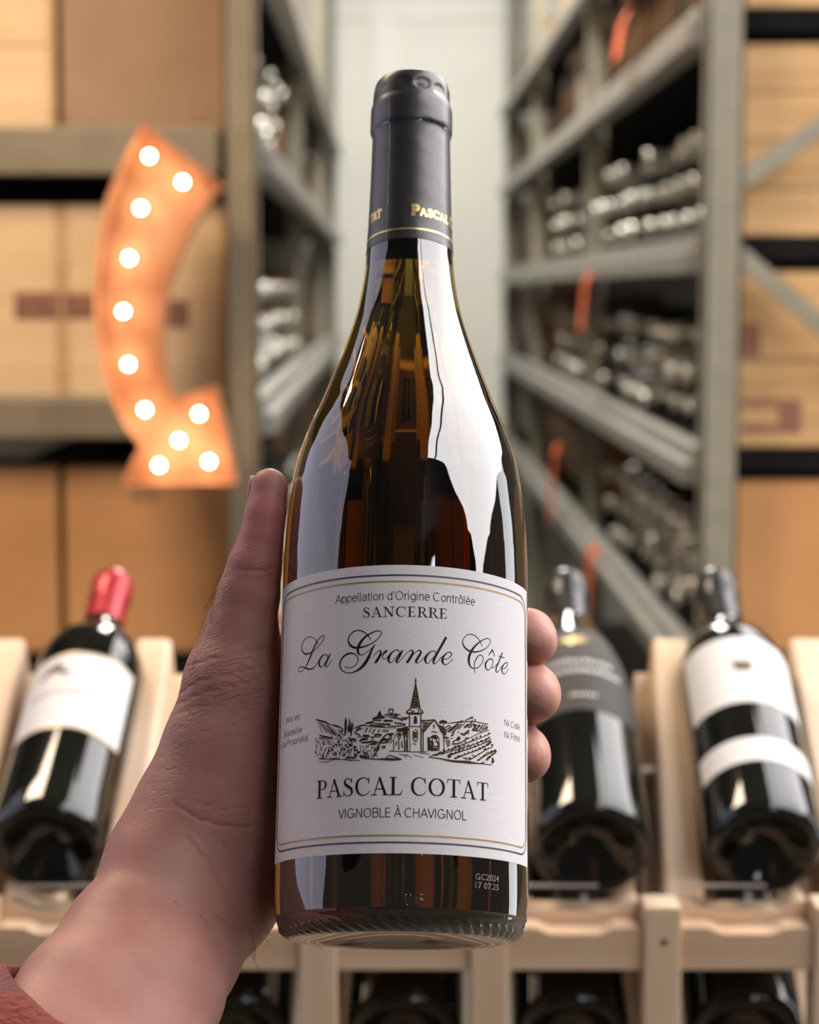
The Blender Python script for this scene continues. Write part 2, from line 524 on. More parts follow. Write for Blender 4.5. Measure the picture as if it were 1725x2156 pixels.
KINDS = [('wrapped_bottle', 'tissue wrapped pale wine bottle', stored_mesh('wrapped_bottle', 'wrap', 'wrap')),
         ('wine_bottle', 'dark amber wine bottle with pale foil', stored_mesh('wine_bottle', 'amber_glass', 'grey_foil')),
         ('wine_bottle', 'dark olive wine bottle with pale foil', stored_mesh('wine_bottle', 'green_glass', 'grey_foil'))]


def stored(side, deck, where, layers, y0, n, step=0.088):
    for l in range(layers):
        for i in range(n):
            k = RND.choice((0, 0, 1, 1, 1, 2, 2))
            nm, lb, me = KINDS[k]
            Y = y0 + i * step + (step / 2 if l % 2 else 0)
            if RND.random() < 0.10 or min(abs(Y - q) for q in BAYS) < 0.10:
                continue
            o = bpy.data.objects.new(nm, me)
            COL.objects.link(o)
            X = (xr(Y) + 0.315) if side > 0 else (xl(Y) - 0.315)
            # the neck points into the aisle
            o.location = (X + RND.uniform(-0.012, 0.06) * side, Y, deck + 0.0405 + l * 0.072)
            o.rotation_euler = (0, -side * math.pi / 2, RND.uniform(-0.025, 0.025))
            tag(o, '%s lying on the %s' % (lb, where), 'bottle', '%ss on the %s' % (lb, where))


stored(1, RD[3], 'lower shelf of the right rack', 3, 3.96, 37)
stored(1, RD[4], 'lowest shelf of the right rack', 3, 3.96, 15)
stored(1, RD[2], 'middle shelf of the right rack', 3, 3.96, 37)
stored(-1, LD[1], 'upper shelf of the left rack', 3, 3.94, 16)
stored(-1, LD[2], 'middle shelf of the left rack', 3, 3.94, 22)
stored(-1, LD[3], 'low shelf of the left rack', 3, 3.94, 22)
Y = 4.0
while Y < 7.2:
    if min(abs(Y - q) for q in BAYS) > 0.09:
        nm, lb, me = KINDS[RND.choice((0, 1, 1, 2))]
        o = bpy.data.objects.new(nm, me)
        COL.objects.link(o)
        o.location = (xr(Y) + 0.085 + RND.uniform(0, 0.02), Y, RD[1] + 0.0002)
        tag(o, '%s standing on the high shelf of the right rack' % lb, 'bottle', '%ss standing on the high right shelf' % lb)
    Y += RND.uniform(0.10, 0.17)
# cartons deeper along the aisle and on the high right shelf
for side, decks in ((1, RD), (-1, LD)):
    nm = 'right' if side > 0 else 'left'
    for li, d in enumerate(decks):
        ytop = {(1, 1): 4.03, (1, 0): 3.72, (-1, 0): 3.72}.get((side, li), 7.45 if side > 0 and li in (2, 3) else 6.3)
        Y = ytop
        n = 0
        while Y < 9.1:
            w = RND.choice((0.36, 0.42, 0.5))
            h = RND.uniform(0.20, 0.27)
            X = xr(Y) + (0.17 if li == 1 else 0.09) if side > 0 else xl(Y) - 0.09 - 0.36
            if not (5.55 < Y < 5.78 or 7.65 < Y < 7.9):
                c = carton(X, X + 0.36, d, d + h, Y, w - 0.03, 'cardboard carton facing the aisle among others on the %s rack' % nm, RND.choice(('card', 'card2')))
                c['group'] = 'cartons facing the aisle on the %s rack' % nm
            Y += w
# orange paper tags on the right rack
for i, (px, py, w, h, Y, lb) in enumerate(((1268, 645, 42, 105, 5.20, 'orange tag hanging below the beam beside the bottle neck, right side'), (1196, 1025, 40, 150, 6.10, 'long orange tag on the right rack at the height of the bottle shoulder'),
                                           (1284, 1235, 58, 140, 5.0, 'low orange tag just above the dark labelled bottle'), (1335, 85, 60, 75, 4.45, 'orange tag high on the right rack, on the upper beam'))):
    c = P(px, py, Y)
    k = Y / F
    c.x = xr(Y) - 0.046
    m = MB()
    m.bar(c + Vector((0, 0, h * k / 2)), c + Vector((-0.012, 0, -h * k / 2)), w * k * 2.2, 0.002, up=(1, 0, 0))
    m.bar(c + Vector((0.003, 0, h * k / 2)), c + Vector((0.012, 0.0, h * k / 2 + 0.02)), w * k * 2.2, 0.002, up=(1, 0, 0.4))
    tag(m.build('shelf_tag', M_['orange']), lb, 'tag', 'orange tags on the right rack')

# ---------------------------------------------------------------- the lit arrow sign
YS = 3.40
sign = tag(empty('arrow_sign', P(330, 640, YS)), 'rusty orange curved arrow sign lit by eleven round bulbs, hung on the left rack', 'sign')
SO = sign.location
outl = [(300, 260), (385, 325), (470, 390), (437, 428), (405, 478), (375, 545), (354, 610), (343, 670), (340, 725), (346, 785), (362, 838), (408, 826), (455, 814), (475, 905), (497, 1020), (380, 1022), (254, 1022), (274, 980), (294, 940), (262, 900), (233, 840), (210, 765), (198, 690), (195, 610), (203, 520), (221, 425), (255, 340)]


def sp(px, py, y=0.0):
    q = P(px, py, YS) - SO
    return Vector((q.x, y, q.z))


face = [sp(*q) for q in outl]
n = len(face)
m = MB()
m.add([v + Vector((0, 0.042, 0)) for v in face] + [v + Vector((0, 0.046, 0)) for v in face], [tuple(range(n)), tuple(range(n, 2 * n))[::-1]] + [(i, i + n, (i + 1) % n + n, (i + 1) % n) for i in range(n)])
m.build('face_plate', M_['copper'], sign)
m = MB()
cen = sum(face, Vector()) / n
ins = []
for i in range(n):
    d1 = (face[i] - face[i - 1]).normalized()
    d2 = (face[(i + 1) % n] - face[i]).normalized()
    nn = (Vector((d1.z, 0, -d1.x)) + Vector((d2.z, 0, -d2.x))).normalized()
    ins.append(nn)
area2 = sum(face[i].x * face[(i + 1) % n].z - face[(i + 1) % n].x * face[i].z for i in range(n))
sg = -1 if area2 > 0 else 1
t = 0.003
vs = []
for y in (0.0, 0.05):
    for k in (0, t):
        vs += [face[i] + ins[i] * sg * k + Vector((0, y, 0)) for i in range(n)]
fs = []
for i in range(n):
    j = (i + 1) % n
    fs += [(i, j, n + j, n + i), (2 * n + j, 2 * n + i, 3 * n + i, 3 * n + j), (j, i, 2 * n + i, 2 * n + j), (n + i, n + j, 3 * n + j, 3 * n + i)]
m.add(vs, fs)
m.build('rim', M_['copper'], sign)
bulbs = [(311, 327), (382, 382), (293, 437), (269, 543), (256, 656), (267, 768), (302, 864), (417, 873), (374, 929), (332, 982), (438, 974)]
bp = [(0.0038, 0.0), (0.0040, -0.003), (0.0052, -0.007), (0.0058, -0.011), (0.0052, -0.015), (0.0030, -0.0174), (0.0, -0.018)]
sk = [(0.009, 0.0), (0.009, -0.006), (0.006, -0.012), (0.004, -0.012)]
bm_ = MB().lathe(bp, 14).build('bulb', M_['bulb'])
sm_ = MB().lathe(sk, 14).build('socket', M_['socket'])
for i, q in enumerate(bulbs):
    s = sm_ if i == 0 else sm_.copy()
    b = bm_ if i == 0 else bm_.copy()
    if i:
        COL.objects.link(s)
        COL.objects.link(b)
    s.parent = sign
    s.location = sp(*q, 0.042)
    s.rotation_euler = (-math.pi / 2, 0, 0)
    b.parent = s
    b.location = (0, 0, -0.011)
m = MB()
m.bar((0.02, 0.046, 0.17), (0.02, 0.172, 0.17), 0.02, 0.004)
m.bar((0.02, 0.046, -0.20), (0.02, 0.172, -0.20), 0.02, 0.004)
m.build('bracket', M_['steel'], sign)

# ---------------------------------------------------------------- the wooden display rack
TL = math.radians(28)
TD = Vector((0.020, math.cos(TL), math.sin(TL))).normalized()       # the way the bottles point
TN = Vector((0, -math.sin(TL), math.cos(TL)))
YR = 1.262
M_['frost'] = material('frosted_lip_edge', (0.40, 0.34, 0.31), 0.5, color2=(0.36, 0.30, 0.27), scale=(80, 80, 80))
rack = tag(empty('display_rack', P(1030, 1960, YR)), 'pale pine display rack with sloping dividers holding the shelf bottles', 'rack')
RO = rack.location
post_px = [-50, 310, 670, 1030, 1395, 1755]
ztop = P(0, 1908, YR).z
zb = P(0, 2045, YR).z
PX = [P(q, 1980, YR).x for q in post_px]
pw = 0.0235
for x in PX:
    part(rack, MB().box((x, YR + 0.012, (ztop + 0.60) / 2), (pw, 0.028, ztop - 0.60)), 'post', M_['pine_z'], bevel=0.0015)
    p = MB()
    pr = [(0.0, 0.0), (0.0022, 0.0), (0.0022, 0.004), (0.0, 0.004)]
    p.lathe([(0.0, 0.0), (0.0021, 0.0), (0.0024, 0.0006), (0.0021, 0.0012), (0.0, 0.0012)], 16)
    s = p.build('screw', M_['screw'])
    s.parent = rack
    s.matrix_parent_inverse = Matrix.Translation(-rack.location)
    s.location = (x + 0.001, YR - 0.0022, P(0, 1982, YR).z)
    s.rotation_euler = (-math.pi / 2, 0, 0)
ex, ez = Vector((1, 0, 0)), Vector((0, 0, 1))


def scoop(w, top, low, sc):
    """profile of a rail whose top edge is cut into a shallow wave for a bottle"""
    pts = [(0, 0), (w, 0)]
    for i in range(25):
        u = 1 - i / 24
        d = abs(u - 0.5) / 0.5
        k = 1.0 if d < sc * 0.55 else (0.5 + 0.5 * math.cos(math.pi * (d - sc * 0.55) / (sc * 0.45)) if d < sc else 0.0)
        pts.append((u * w, top - low * k))
    return pts


for i in range(len(PX) - 1):
    a, b = PX[i] + pw / 2 + 0.0004, PX[i + 1] - pw / 2 - 0.0004
    zs = P(0, 1957, YR).z
    m = MB()
    m.prism(scoop(b - a, zs - zb + 0.001, 0.004, 0.62), (a, YR + 0.001, zb), ex, ez, (0, 0.020, 0))
    part(rack, m, 'front_rail', M_['pine_x'], bevel=0.001)
    m = MB()
    m.prism(scoop(b - a, ztop - zb - 0.003, 0.0068, 0.9), (a, YR + 0.0225, zb), ex, ez, (0, 0.024, 0))
    part(rack, m, 'cradle_rail', M_['pine_x'], bevel=0.001)
    # clear lip that keeps the bottles from sliding out
    zl0, zl1 = P(0, 1905, YR + 0.023).z, P(0, 1868, YR + 0.023).z
    part(rack, MB().box(((a + b) / 2 - 0.012, YR + 0.0245, (zl0 + zl1) / 2 - 0.004), (b - a - 0.028, 0.003, zl1 - zl0 + 0.008)), 'acrylic_lip', M_['acrylic'], bevel=0.0006)
    part(rack, MB().box(((a + b) / 2 - 0.012, YR + 0.0245, zl1 + 0.0006), (b - a - 0.028, 0.0034, 0.0014)), 'lip_edge', M_['frost'])
    # corner wedge at the right of each slot
    m = MB()
    m.prism([(0, 0), (0.020, 0.0), (0.020, 0.0175), (0.0165, 0.0175)], (b - 0.0205, YR + 0.047, ztop - 0.006), ex, ez, (0, 0.010, 0))
    part(rack, m, 'corner_wedge', M_['pine_x'], bevel=0.0008)
for x in PX:
    s0 = Vector((x + 0.001, YR + 0.028, ztop - 0.016))
    s1 = s0 + TD * 0.285
    part(rack, MB().bar(s0 - ez * 0.118, s1 - ez * 0.118, 0.022, 0.030, up=TN), 'lower_divider', M_['pine'], bevel=0.003)
# the sloping dividers between the bottles, a broad board with a proud strip on it
for (bx, tx) in ((-85, 22), (238, 328), (640, 687), (1040, 1050), (1438, 1407), (1792, 1692)):
    s0, s1 = P(bx, 1935, YR + 0.036), P(tx, 1376, 1.515)
    up = (s1 - s0).normalized()
    up = Vector((1, 0, 0)).cross(up)
    part(rack, MB().bar(s0, s1, 0.0265, 0.034, up=up), 'divider', M_['pine'], bevel=0.005, seg=3)
    part(rack, MB().bar(s0 - up * 0.0285 + (s1 - s0) * 0.12, s1 - up * 0.0285 - (s1 - s0) * 0.01, 0.048, 0.022, up=up), 'divider_base', M_['pine'], bevel=0.002)
# unseen rails below, added for their tan reflection in the bottle base
for k in (1, 2, 3, 4, 5):
    zc = zb - 0.020 - 0.118 * k
    for i in range(len(PX) - 1):
        a, b = PX[i] + pw / 2 + 0.0004, PX[i + 1] - pw / 2 - 0.0004
        part(rack, MB().box(((a + b) / 2, YR + 0.011, zc), (b - a, 0.020, 0.100)), 'front_rail', M_['pine_x'], bevel=0.001)
part(rack, MB().box(((PX[0] + PX[-1]) / 2, YR + 0.035, 0.34), (PX[-1] - PX[0], 0.018, 0.66)), 'added_plinth', M_['pine_x'], bevel=0.001)  # unseen panel, added so the bottle base mirrors pine
# back cross bars
for dz in (0.0, -0.118):
    c = Vector((0, YR + 0.03, ztop - 0.020 + dz)) + TD * 0.262 - TN * 0.051
    part(rack, MB().box((0.17, c.y, c.z), (0.62, 0.024, 0.020)), 'cross_bar', M_['pine_x'], bevel=0.002)
c = Vector((0, 1.292, P(0, 1796, 1.292).z)) + TD * 0.13 - TN * 0.0555
part(rack, MB().box((0.17, c.y, c.z), (0.62, 0.020, 0.020)), 'cross_bar', M_['pine_x'], bevel=0.002)
for sx in (PX[0], PX[-1]):
    part(rack, MB().box((sx, YR + 0.26, 0.55), (0.022, 0.028, 1.10)), 'rear_post', M_['pine_z'], bevel=0.0015)

# ---------------------------------------------------------------- bottles on the display rack
BORD = [(0.0, 0.024), (0.008, 0.023), (0.018, 0.016), (0.026, 0.006), (0.0305, 0.0012), (0.0325, 0.0), (0.0350, 0.0012), (0.0372, 0.0045), (0.0380, 0.010), (0.0382, 0.03), (0.0382, 0.176), (0.0376, 0.188), (0.0355, 0.199), (0.0310, 0.210), (0.0240, 0.220), (0.0185, 0.2275), (0.0158, 0.235), (0.0146, 0.244), (0.0140, 0.262), (0.0138, 0.290), (0.0, 0.291)]
BCAP = [(0.0153, 0.243), (0.0150, 0.250), (0.0146, 0.272), (0.0146, 0.2765), (0.0156, 0.278), (0.0157, 0.297), (0.0148, 0.3015), (0.0120, 0.3030), (0.0, 0.3032)]
SLOPE = [(0.0, 0.024), (0.008, 0.023), (0.018, 0.016), (0.026, 0.006), (0.0315, 0.0012), (0.0335, 0.0), (0.0362, 0.0012), (0.0382, 0.0045), (0.0390, 0.010), (0.0392, 0.03), (0.0392, 0.135), (0.0386, 0.150), (0.0370, 0.166), (0.0340, 0.184), (0.0290, 0.204), (0.0230, 0.222), (0.0180, 0.2365), (0.0156, 0.247), (0.0146, 0.262), (0.0143, 0.290), (0.0, 0.291)]
SCAP = [(r + 0.0006, z) for r, z in BCAP]


def prof_r(prof, z):
    zs = [(q[1], q[0]) for q in prof[6:]]
    for (z0, r0), (z1, r1) in zip(zs, zs[1:]):
        if z0 <= z <= z1:
            return r0 + (r1 - r0) * (z - z0) / max(z1 - z0, 1e-9)
    return zs[-1][1]


def wrap_patch(prof, us, vs, off):
    """grid of (u, v) metres laid on the bottle wall"""
    m = MB()
    pts = []
    for v in vs:
        for u in us:
            r = prof_r(prof, v) + off
            t = u / 0.0385
            pts.append((r * math.sin(t), -r * math.cos(t), v))
    w = len(us)
    fs = [(j * w + i, j * w + i + 1, (j + 1) * w + i + 1, (j + 1) * w + i) for j in range(len(vs) - 1) for i in range(w - 1)]
    return m.add(pts, fs, True)


def lin(a, b, n):
    return [a + (b - a) * i / (n - 1) for i in range(n)]


def scribble(prof, u0, u1, v, h, off, seed):
    """a line of lettering too small to read: a row of short upright pen marks"""
    r = random.Random(seed)
    m = MB()
    u = u0
    while u < u1:
        w = r.uniform(0.0012, 0.0028)
        hh = h * r.uniform(0.6, 1.0)
        pt = []
        for q, s in ((u, v), (u + w * 0.55, v), (u + w * 0.7, v + hh), (u + w * 0.15, v + hh)):
            rr = prof_r(prof, s) + off
            pt.append((rr * math.sin(q / 0.0385), -rr * math.cos(q / 0.0385), s))
        m.add(pt, [(0, 1, 2, 3)])
        u += w + 0.0004
    return m


def emblem(prof, u, v, s, off, pts):
    m = MB()
    q = []
    for x, y in pts:
        r = prof_r(prof, v + y * s) + off
        t = (u + x * s) / 0.0385
        q.append((r * math.sin(t), -r * math.cos(t), v + y * s))
    return m.add(q, [tuple(range(len(q)))])


def shelf_bottle(px, py, prof, cap, foil, label, yaw=0.0, roll=0.0, pitch=0.0, Y=1.292):
    d = Vector((TD.x + yaw, TD.y, TD.z + pitch)).normalized()
    ex_ = Vector((1, 0, 0))
    ey_ = d.cross(ex_).normalized() * -1
    if ey_.y < 0:
        ey_ = -ey_
    ey_ = (ey_ - d * ey_.dot(d)).normalized()
    # local -y must look up towards the viewer
    if ey_.z > 0:
        ey_ = -ey_
    ex_ = ey_.cross(d).normalized()
    c, s = math.cos(roll), math.sin(roll)
    ex2, ey2 = ex_ * c + ey_ * s, ey_ * c - ex_ * s
    r = empty('wine_bottle', M=axes(P(px, py, Y), ex2, ey2, d))
    tag(r, label, 'bottle', 'wine bottles on the pine display rack')
    MB().lathe(prof, 56).build('bottle_body', M_['black_glass'], r)
    MB().lathe(cap, 40).build('capsule', M_[foil], r)
    return r


SHIP = [(-1, -0.55), (0.9, -0.6), (1.25, -0.2), (0.5, -0.15), (0.45, 0.1), (0.75, 0.5), (0.35, 0.45), (0.1, 1.1), (-0.1, 0.5), (-0.55, 0.75), (-0.6, 0.2), (-0.95, 0.3), (-0.75, -0.15), (-1.2, -0.2)]
CREST = [(-1, 0.6), (-0.55, 0.35), (-0.2, 0.65), (0.2, 0.45), (0.6, 0.65), (1.0, 0.5), (0.85, -0.2), (0.9, -0.75), (0.1, -0.9), (-0.7, -0.7), (-0.8, -0.1)]
EAGLE = [(-1.5, -0.1), (-1.0, 0.5), (-0.4, 0.3), (-0.1, 0.9), (0.2, 0.5), (0.7, 0.8), (1.5, 0.2), (0.9, -0.1), (1.2, -0.5), (0.2, -0.45), (-0.5, -0.8), (-0.7, -0.3)]

b1 = shelf_bottle(98, 1795, BORD, BCAP, 'red_foil', 'dark wine bottle with red capsule and white label with golden ship, left of the hand', yaw=0.0, roll=-0.10, pitch=-0.035)
lb = wrap_patch(BORD, lin(-0.0475, 0.0475, 29), lin(0.079, 0.162, 12), 0.0003).build('paper_label', M_['white_paper'], b1)
for v in (0.0786, 0.1614):
    wrap_patch(BORD, lin(-0.0475, 0.0475, 29), [v, v + 0.0012], 0.0005).build('gold_edge', M_['gold_print'], lb)
emblem(BORD, -0.011, 0.143, 0.0100, 0.0009, SHIP).build('ship_emblem', M_['dull_gold'], lb)
scribble(BORD, -0.026, 0.034, 0.117, 0.004, 0.0007, 3).build('lettering', M_['grey_print'], lb)

b2 = shelf_bottle(1243, 1797, SLOPE, SCAP, 'black_foil', 'dark sloping wine bottle with taupe label and gold emblem, right of the fingertips', yaw=-0.008, pitch=-0.035)
lb = wrap_patch(SLOPE, lin(-0.044, 0.044, 29), lin(0.098, 0.205, 16), 0.0003).build('paper_label', M_['taupe_paper'], b2)
emblem(SLOPE, -0.002, 0.183, 0.0085, 0.0008, EAGLE).build('gold_emblem', M_['gold_print'], lb)
scribble(SLOPE, -0.020, 0.020, 0.172, 0.0022, 0.0007, 5).build('gold_lettering', M_['dull_gold'], lb)
scribble(SLOPE, -0.026, 0.022, 0.150, 0.0068, 0.0007, 7).build('white_lettering', M_['white_print'], lb)
scribble(SLOPE, -0.028, 0.028, 0.139, 0.0062, 0.0007, 8).build('white_lettering', M_['white_print'], lb)
scribble(SLOPE, -0.008, 0.008, 0.112, 0.0045, 0.0007, 9).build('vintage_lettering', M_['white_print'], lb)

b3 = shelf_bottle(1612, 1797, BORD, BCAP, 'black_foil', 'dark wine bottle with black capsule and two white labels, at the right photo edge', yaw=-0.002, pitch=-0.03)
lb = wrap_patch(BORD, lin(-0.046, 0.046, 29), lin(0.107, 0.181, 12), 0.0003).build('paper_label', M_['white_paper'], b3)
emblem(BORD, -0.001, 0.148, 0.0072, 0.0008, CREST).build('gold_emblem', M_['dull_gold'], lb)
wrap_patch(BORD, lin(-0.046, 0.046, 29), lin(0.046, 0.070, 5), 0.0003).build('paper_band', M_['white_paper'], b3)

# lower row, bases towards the viewer
low = ('behind the lit forearm', 'under the middle of the held bottle', 'right of the middle, under the dark labelled bottle', 'at the right photo edge, under the white labelled bottle')
names = ('dark bottle base in the lower rack row beside the forearm', 'dark bottle base in the lower rack row under the held bottle', 'dark bottle base in the lower rack row under the taupe labelled bottle', 'dark bottle base in the lower rack row at the right photo edge')
for px, nm in zip((490, 850, 1205, 1572), names):
    b = shelf_bottle(px, 2192, BORD, BCAP, 'black_foil', nm, yaw=0.0)
    b['group'] = 'bottles in the lower rack row'
# pen strokes of the print on the label: u, v, width in millimetres
SCRIPT_STROKES=[[-30.9,91.61,0.1,-31.74,92.79,0.13,-32.95,93.87,0.14,-34.94,94.74,0.16,-37.28,94.53,0.16,-38.95,93.3,0.18,-39.46,91.88,0.21,-38.9,90.52,0.32,-37.6,89.46,0.45,-36.12,89.11,0.42,-34.48,89.3,0.32,-33.39,89.69,0.16,-32.8,89.77,0.14,-30.99,90.87,0.14,-29.26,92.14,0.16,-28.4,93.52,0.16,-28.73,94.27,0.18,-29.76,94.04,0.19,-31.07,93.09,0.26,-32.17,91.88,0.45,-33.18,90.27,0.48,-34.2,88.51,0.51,-35.37,86.68,0.42,-36.6,85.12,0.24,-37.64,84.28,0.14,-39.01,83.75,0.13,-40.42,83.78,0.13,-41.19,84.53,0.14,-40.71,85.2,0.16,-39.08,85.27,0.19,-37.11,84.58,0.32,-35.01,83.84,0.4,-33.53,83.83,0.32,-32.13,84.38,0.18,-31.03,85.39,0.13,-30.27,86.28,0.13,-28.47,87.62,0.14],[-27.42,87.66,0.18,-28.27,87.81,0.19,-29.43,87.17,0.38,-30.26,85.78,0.61,-30.22,84.61,0.54,-29.75,83.81,0.29,-29.1,83.72,0.16,-27.96,84.66,0.13,-26.95,85.86,0.14,-26.27,86.94,0.14],[-27.67,87.74,0.18,-27.1,87.45,0.21,-26.73,86.83,0.22],[-25.64,87.73,0.32,-26.36,86.62,0.53,-27.14,85.22,0.56,-27.59,84.28,0.45,-27.36,83.59,0.24,-26.84,83.65,0.14,-25.89,84.41,0.13,-24.79,85.81,0.11],[-11.13,91.12,0.13,-11.57,92.13,0.19,-12.26,92.99,0.22,-13.63,94.06,0.26,-15.37,94.59,0.27,-17.12,94.23,0.29,-18.34,93.08,0.32,-18.85,91.8,0.32,-18.55,90.54,0.45,-17.54,89.38,0.57,-16.12,88.86,0.57,-14.56,88.84,0.48,-12.69,89.22,0.35,-10.69,89.95,0.26,-9.05,91.04,0.21,-7.84,92.4,0.19,-7.44,93.13,0.19,-7.82,93.83,0.19,-8.48,94.07,0.21,-9.76,93.87,0.26,-11.42,93.12,0.38,-12.92,92.2,0.57,-14.25,90.8,0.77,-15.09,89.37,0.8,-15.37,88.07,0.73,-15.18,87.07,0.54,-14.51,86.42,0.26,-13.48,86.39,0.14,-12.14,87.14,0.13,-10.82,88.23,0.13,-9.85,89.26,0.13],[-9.52,89.57,0.16,-10.33,88.29,0.45,-11.13,86.52,0.64,-11.77,85.07,0.86,-12.91,83.32,0.93,-14.25,82,0.7,-15.78,81.12,0.42,-17.52,80.66,0.24,-19.13,80.82,0.19,-20.61,81.49,0.22,-21.57,82.64,0.32,-21.79,83.98,0.38,-21.27,85.42,0.42,-20.18,86.47,0.48,-18.74,87.09,0.48,-17.49,87.1,0.38,-16.25,86.65,0.22,-15.44,85.77,0.18,-15.2,84.77,0.16,-15.57,83.64,0.16,-16.51,82.72,0.16,-17.91,82.33,0.16,-19.18,82.56,0.16,-19.91,82.94,0.14],[-10.06,85.57,0.13,-9.25,86.6,0.13,-8.36,87.4,0.14,-7.71,87.46,0.29,-7.53,86.88,0.48,-7.92,85.74,0.7,-8.72,84.29,0.73,-9.44,83.46,0.67],[-8.07,85.01,0.13,-6.95,86.37,0.13,-6.16,87.26,0.22,-5.43,87.46,0.38],[-5.51,87.41,0.42,-5.83,87.14,0.48,-6.39,86.61,0.29,-6.91,85.8,0.19,-6.93,85.06,0.16,-6.44,84.69,0.14,-5.79,84.88,0.13,-5,85.68,0.13,-4.52,86.33,0.13],[-1.48,86.98,0.16,-1.97,87.55,0.19,-2.45,87.63,0.19,-3.57,87.14,0.29,-4.52,86,0.57,-4.98,84.86,0.7,-4.89,83.88,0.45,-4.48,83.47,0.22,-3.84,83.71,0.14,-2.89,84.85,0.14,-1.94,86,0.14,-1.31,86.82,0.14],[-0.49,87.51,0.38,-1.3,86,0.67,-2.16,84.52,0.67,-2.4,83.87,0.54,-2.15,83.46,0.29,-1.67,83.62,0.16,-0.65,84.86,0.13,0.62,86.35,0.13,1.72,87.35,0.14,2.52,87.59,0.26,2.88,87.06,0.45,2.47,85.9,0.67,1.6,84.4,0.7,0.94,83.41,0.64],[1.92,84.9,0.13,3.18,86.41,0.13,4.3,87.43,0.16,5.1,87.57,0.32,5.47,86.98,0.45,4.88,85.81,0.64,4.09,84.47,0.67,3.94,83.89,0.54,4.26,83.5,0.26,4.82,83.68,0.14,5.94,84.71,0.13,6.99,85.82,0.13],[10.43,86.93,0.19,10.09,87.53,0.19,9.51,87.69,0.19,8.36,87.13,0.32,7.39,86.09,0.57,6.92,84.92,0.67,7.01,84.02,0.48,7.42,83.5,0.22,8.07,83.67,0.14,9.04,84.87,0.14,10.19,86.25,0.14],[13.87,92.59,0.67,12.5,90.04,0.67,11.17,87.63,0.67,10.03,85.42,0.67,9.63,84.25,0.57,9.72,83.6,0.32,10.13,83.5,0.19,10.87,84.17,0.13,11.86,85.39,0.13,12.61,86.1,0.13],[12.96,85.11,0.14,14.41,85.51,0.14,15.44,86.34,0.22,15.81,87.2,0.22,15.25,87.67,0.22,14.39,87.48,0.22,13.37,86.57,0.42,12.7,85.45,0.64,12.63,84.46,0.61,13.06,83.67,0.32,13.74,83.43,0.16,14.76,83.98,0.14,15.62,84.88,0.13,16.26,85.59,0.11],[27.38,90.99,0.11,26.85,92.16,0.14,25.93,93.28,0.16,24.52,94.25,0.18,22.76,94.56,0.18,21.25,94.03,0.18,20.14,92.85,0.18,19.74,91.65,0.19,19.97,90.6,0.32,20.9,89.55,0.45,22.22,88.88,0.45,23.95,88.77,0.38,25.94,89.21,0.29,28.01,90.09,0.21,29.73,91.35,0.16,30.84,92.78,0.16,30.84,93.86,0.16,29.83,94.12,0.18,28.21,93.62,0.19,26.34,92.42,0.32,24.53,90.84,0.51,23.18,89.17,0.7,22.32,87.41,0.73,22.05,85.89,0.7,22.24,84.59,0.57,22.82,83.67,0.32,23.78,83.3,0.19,24.96,83.45,0.16,26.37,84.38,0.16,27.6,85.96,0.16,27.85,87.16,0.16,27.24,88.03,0.18,26.35,88.02,0.19,25.15,86.95,0.29,24.46,85.53,0.22,24.17,84.01,0.16,24.27,82.87,0.14,24.57,81.84,0.13],[31.31,87.55,0.22,30.4,87.29,0.26,29.31,86.21,0.38,28.83,84.98,0.48,29.1,84.03,0.38,29.64,83.53,0.22,30.41,83.73,0.16,31.54,84.9,0.16,32.23,86.17,0.19,32.11,87.15,0.22,31.31,87.55,0.22],[31.65,84.83,0.13,32.47,84.71,0.13,33.42,85.53,0.13,34.39,86.52,0.11],[28.49,85.63,0.13,29.31,86.3,0.16],[30.18,88.54,0.13,31.07,89.61,0.32,32.04,90.77,0.38],[31.87,90.74,0.35,32.46,89.7,0.26,33.03,88.6,0.1],[36.88,90.55,0.38,35.65,88.24,0.42,34.39,86.02,0.42,33.66,84.4,0.38,33.66,83.66,0.29,34.27,83.51,0.18,35.14,84.15,0.13,36.17,85.49,0.13,36.75,86.09,0.13],[35.01,89.05,0.19,36.43,89.01,0.21,38.06,88.97,0.19],[36.96,85.09,0.13,38.33,85.53,0.16,39.48,86.58,0.21,39.77,87.55,0.21,38.9,87.56,0.21,37.5,86.56,0.32,36.7,85.25,0.42,36.7,84.25,0.42,37.23,83.59,0.26,37.91,83.49,0.16,39.18,84.35,0.13,40.43,85.83,0.11]]
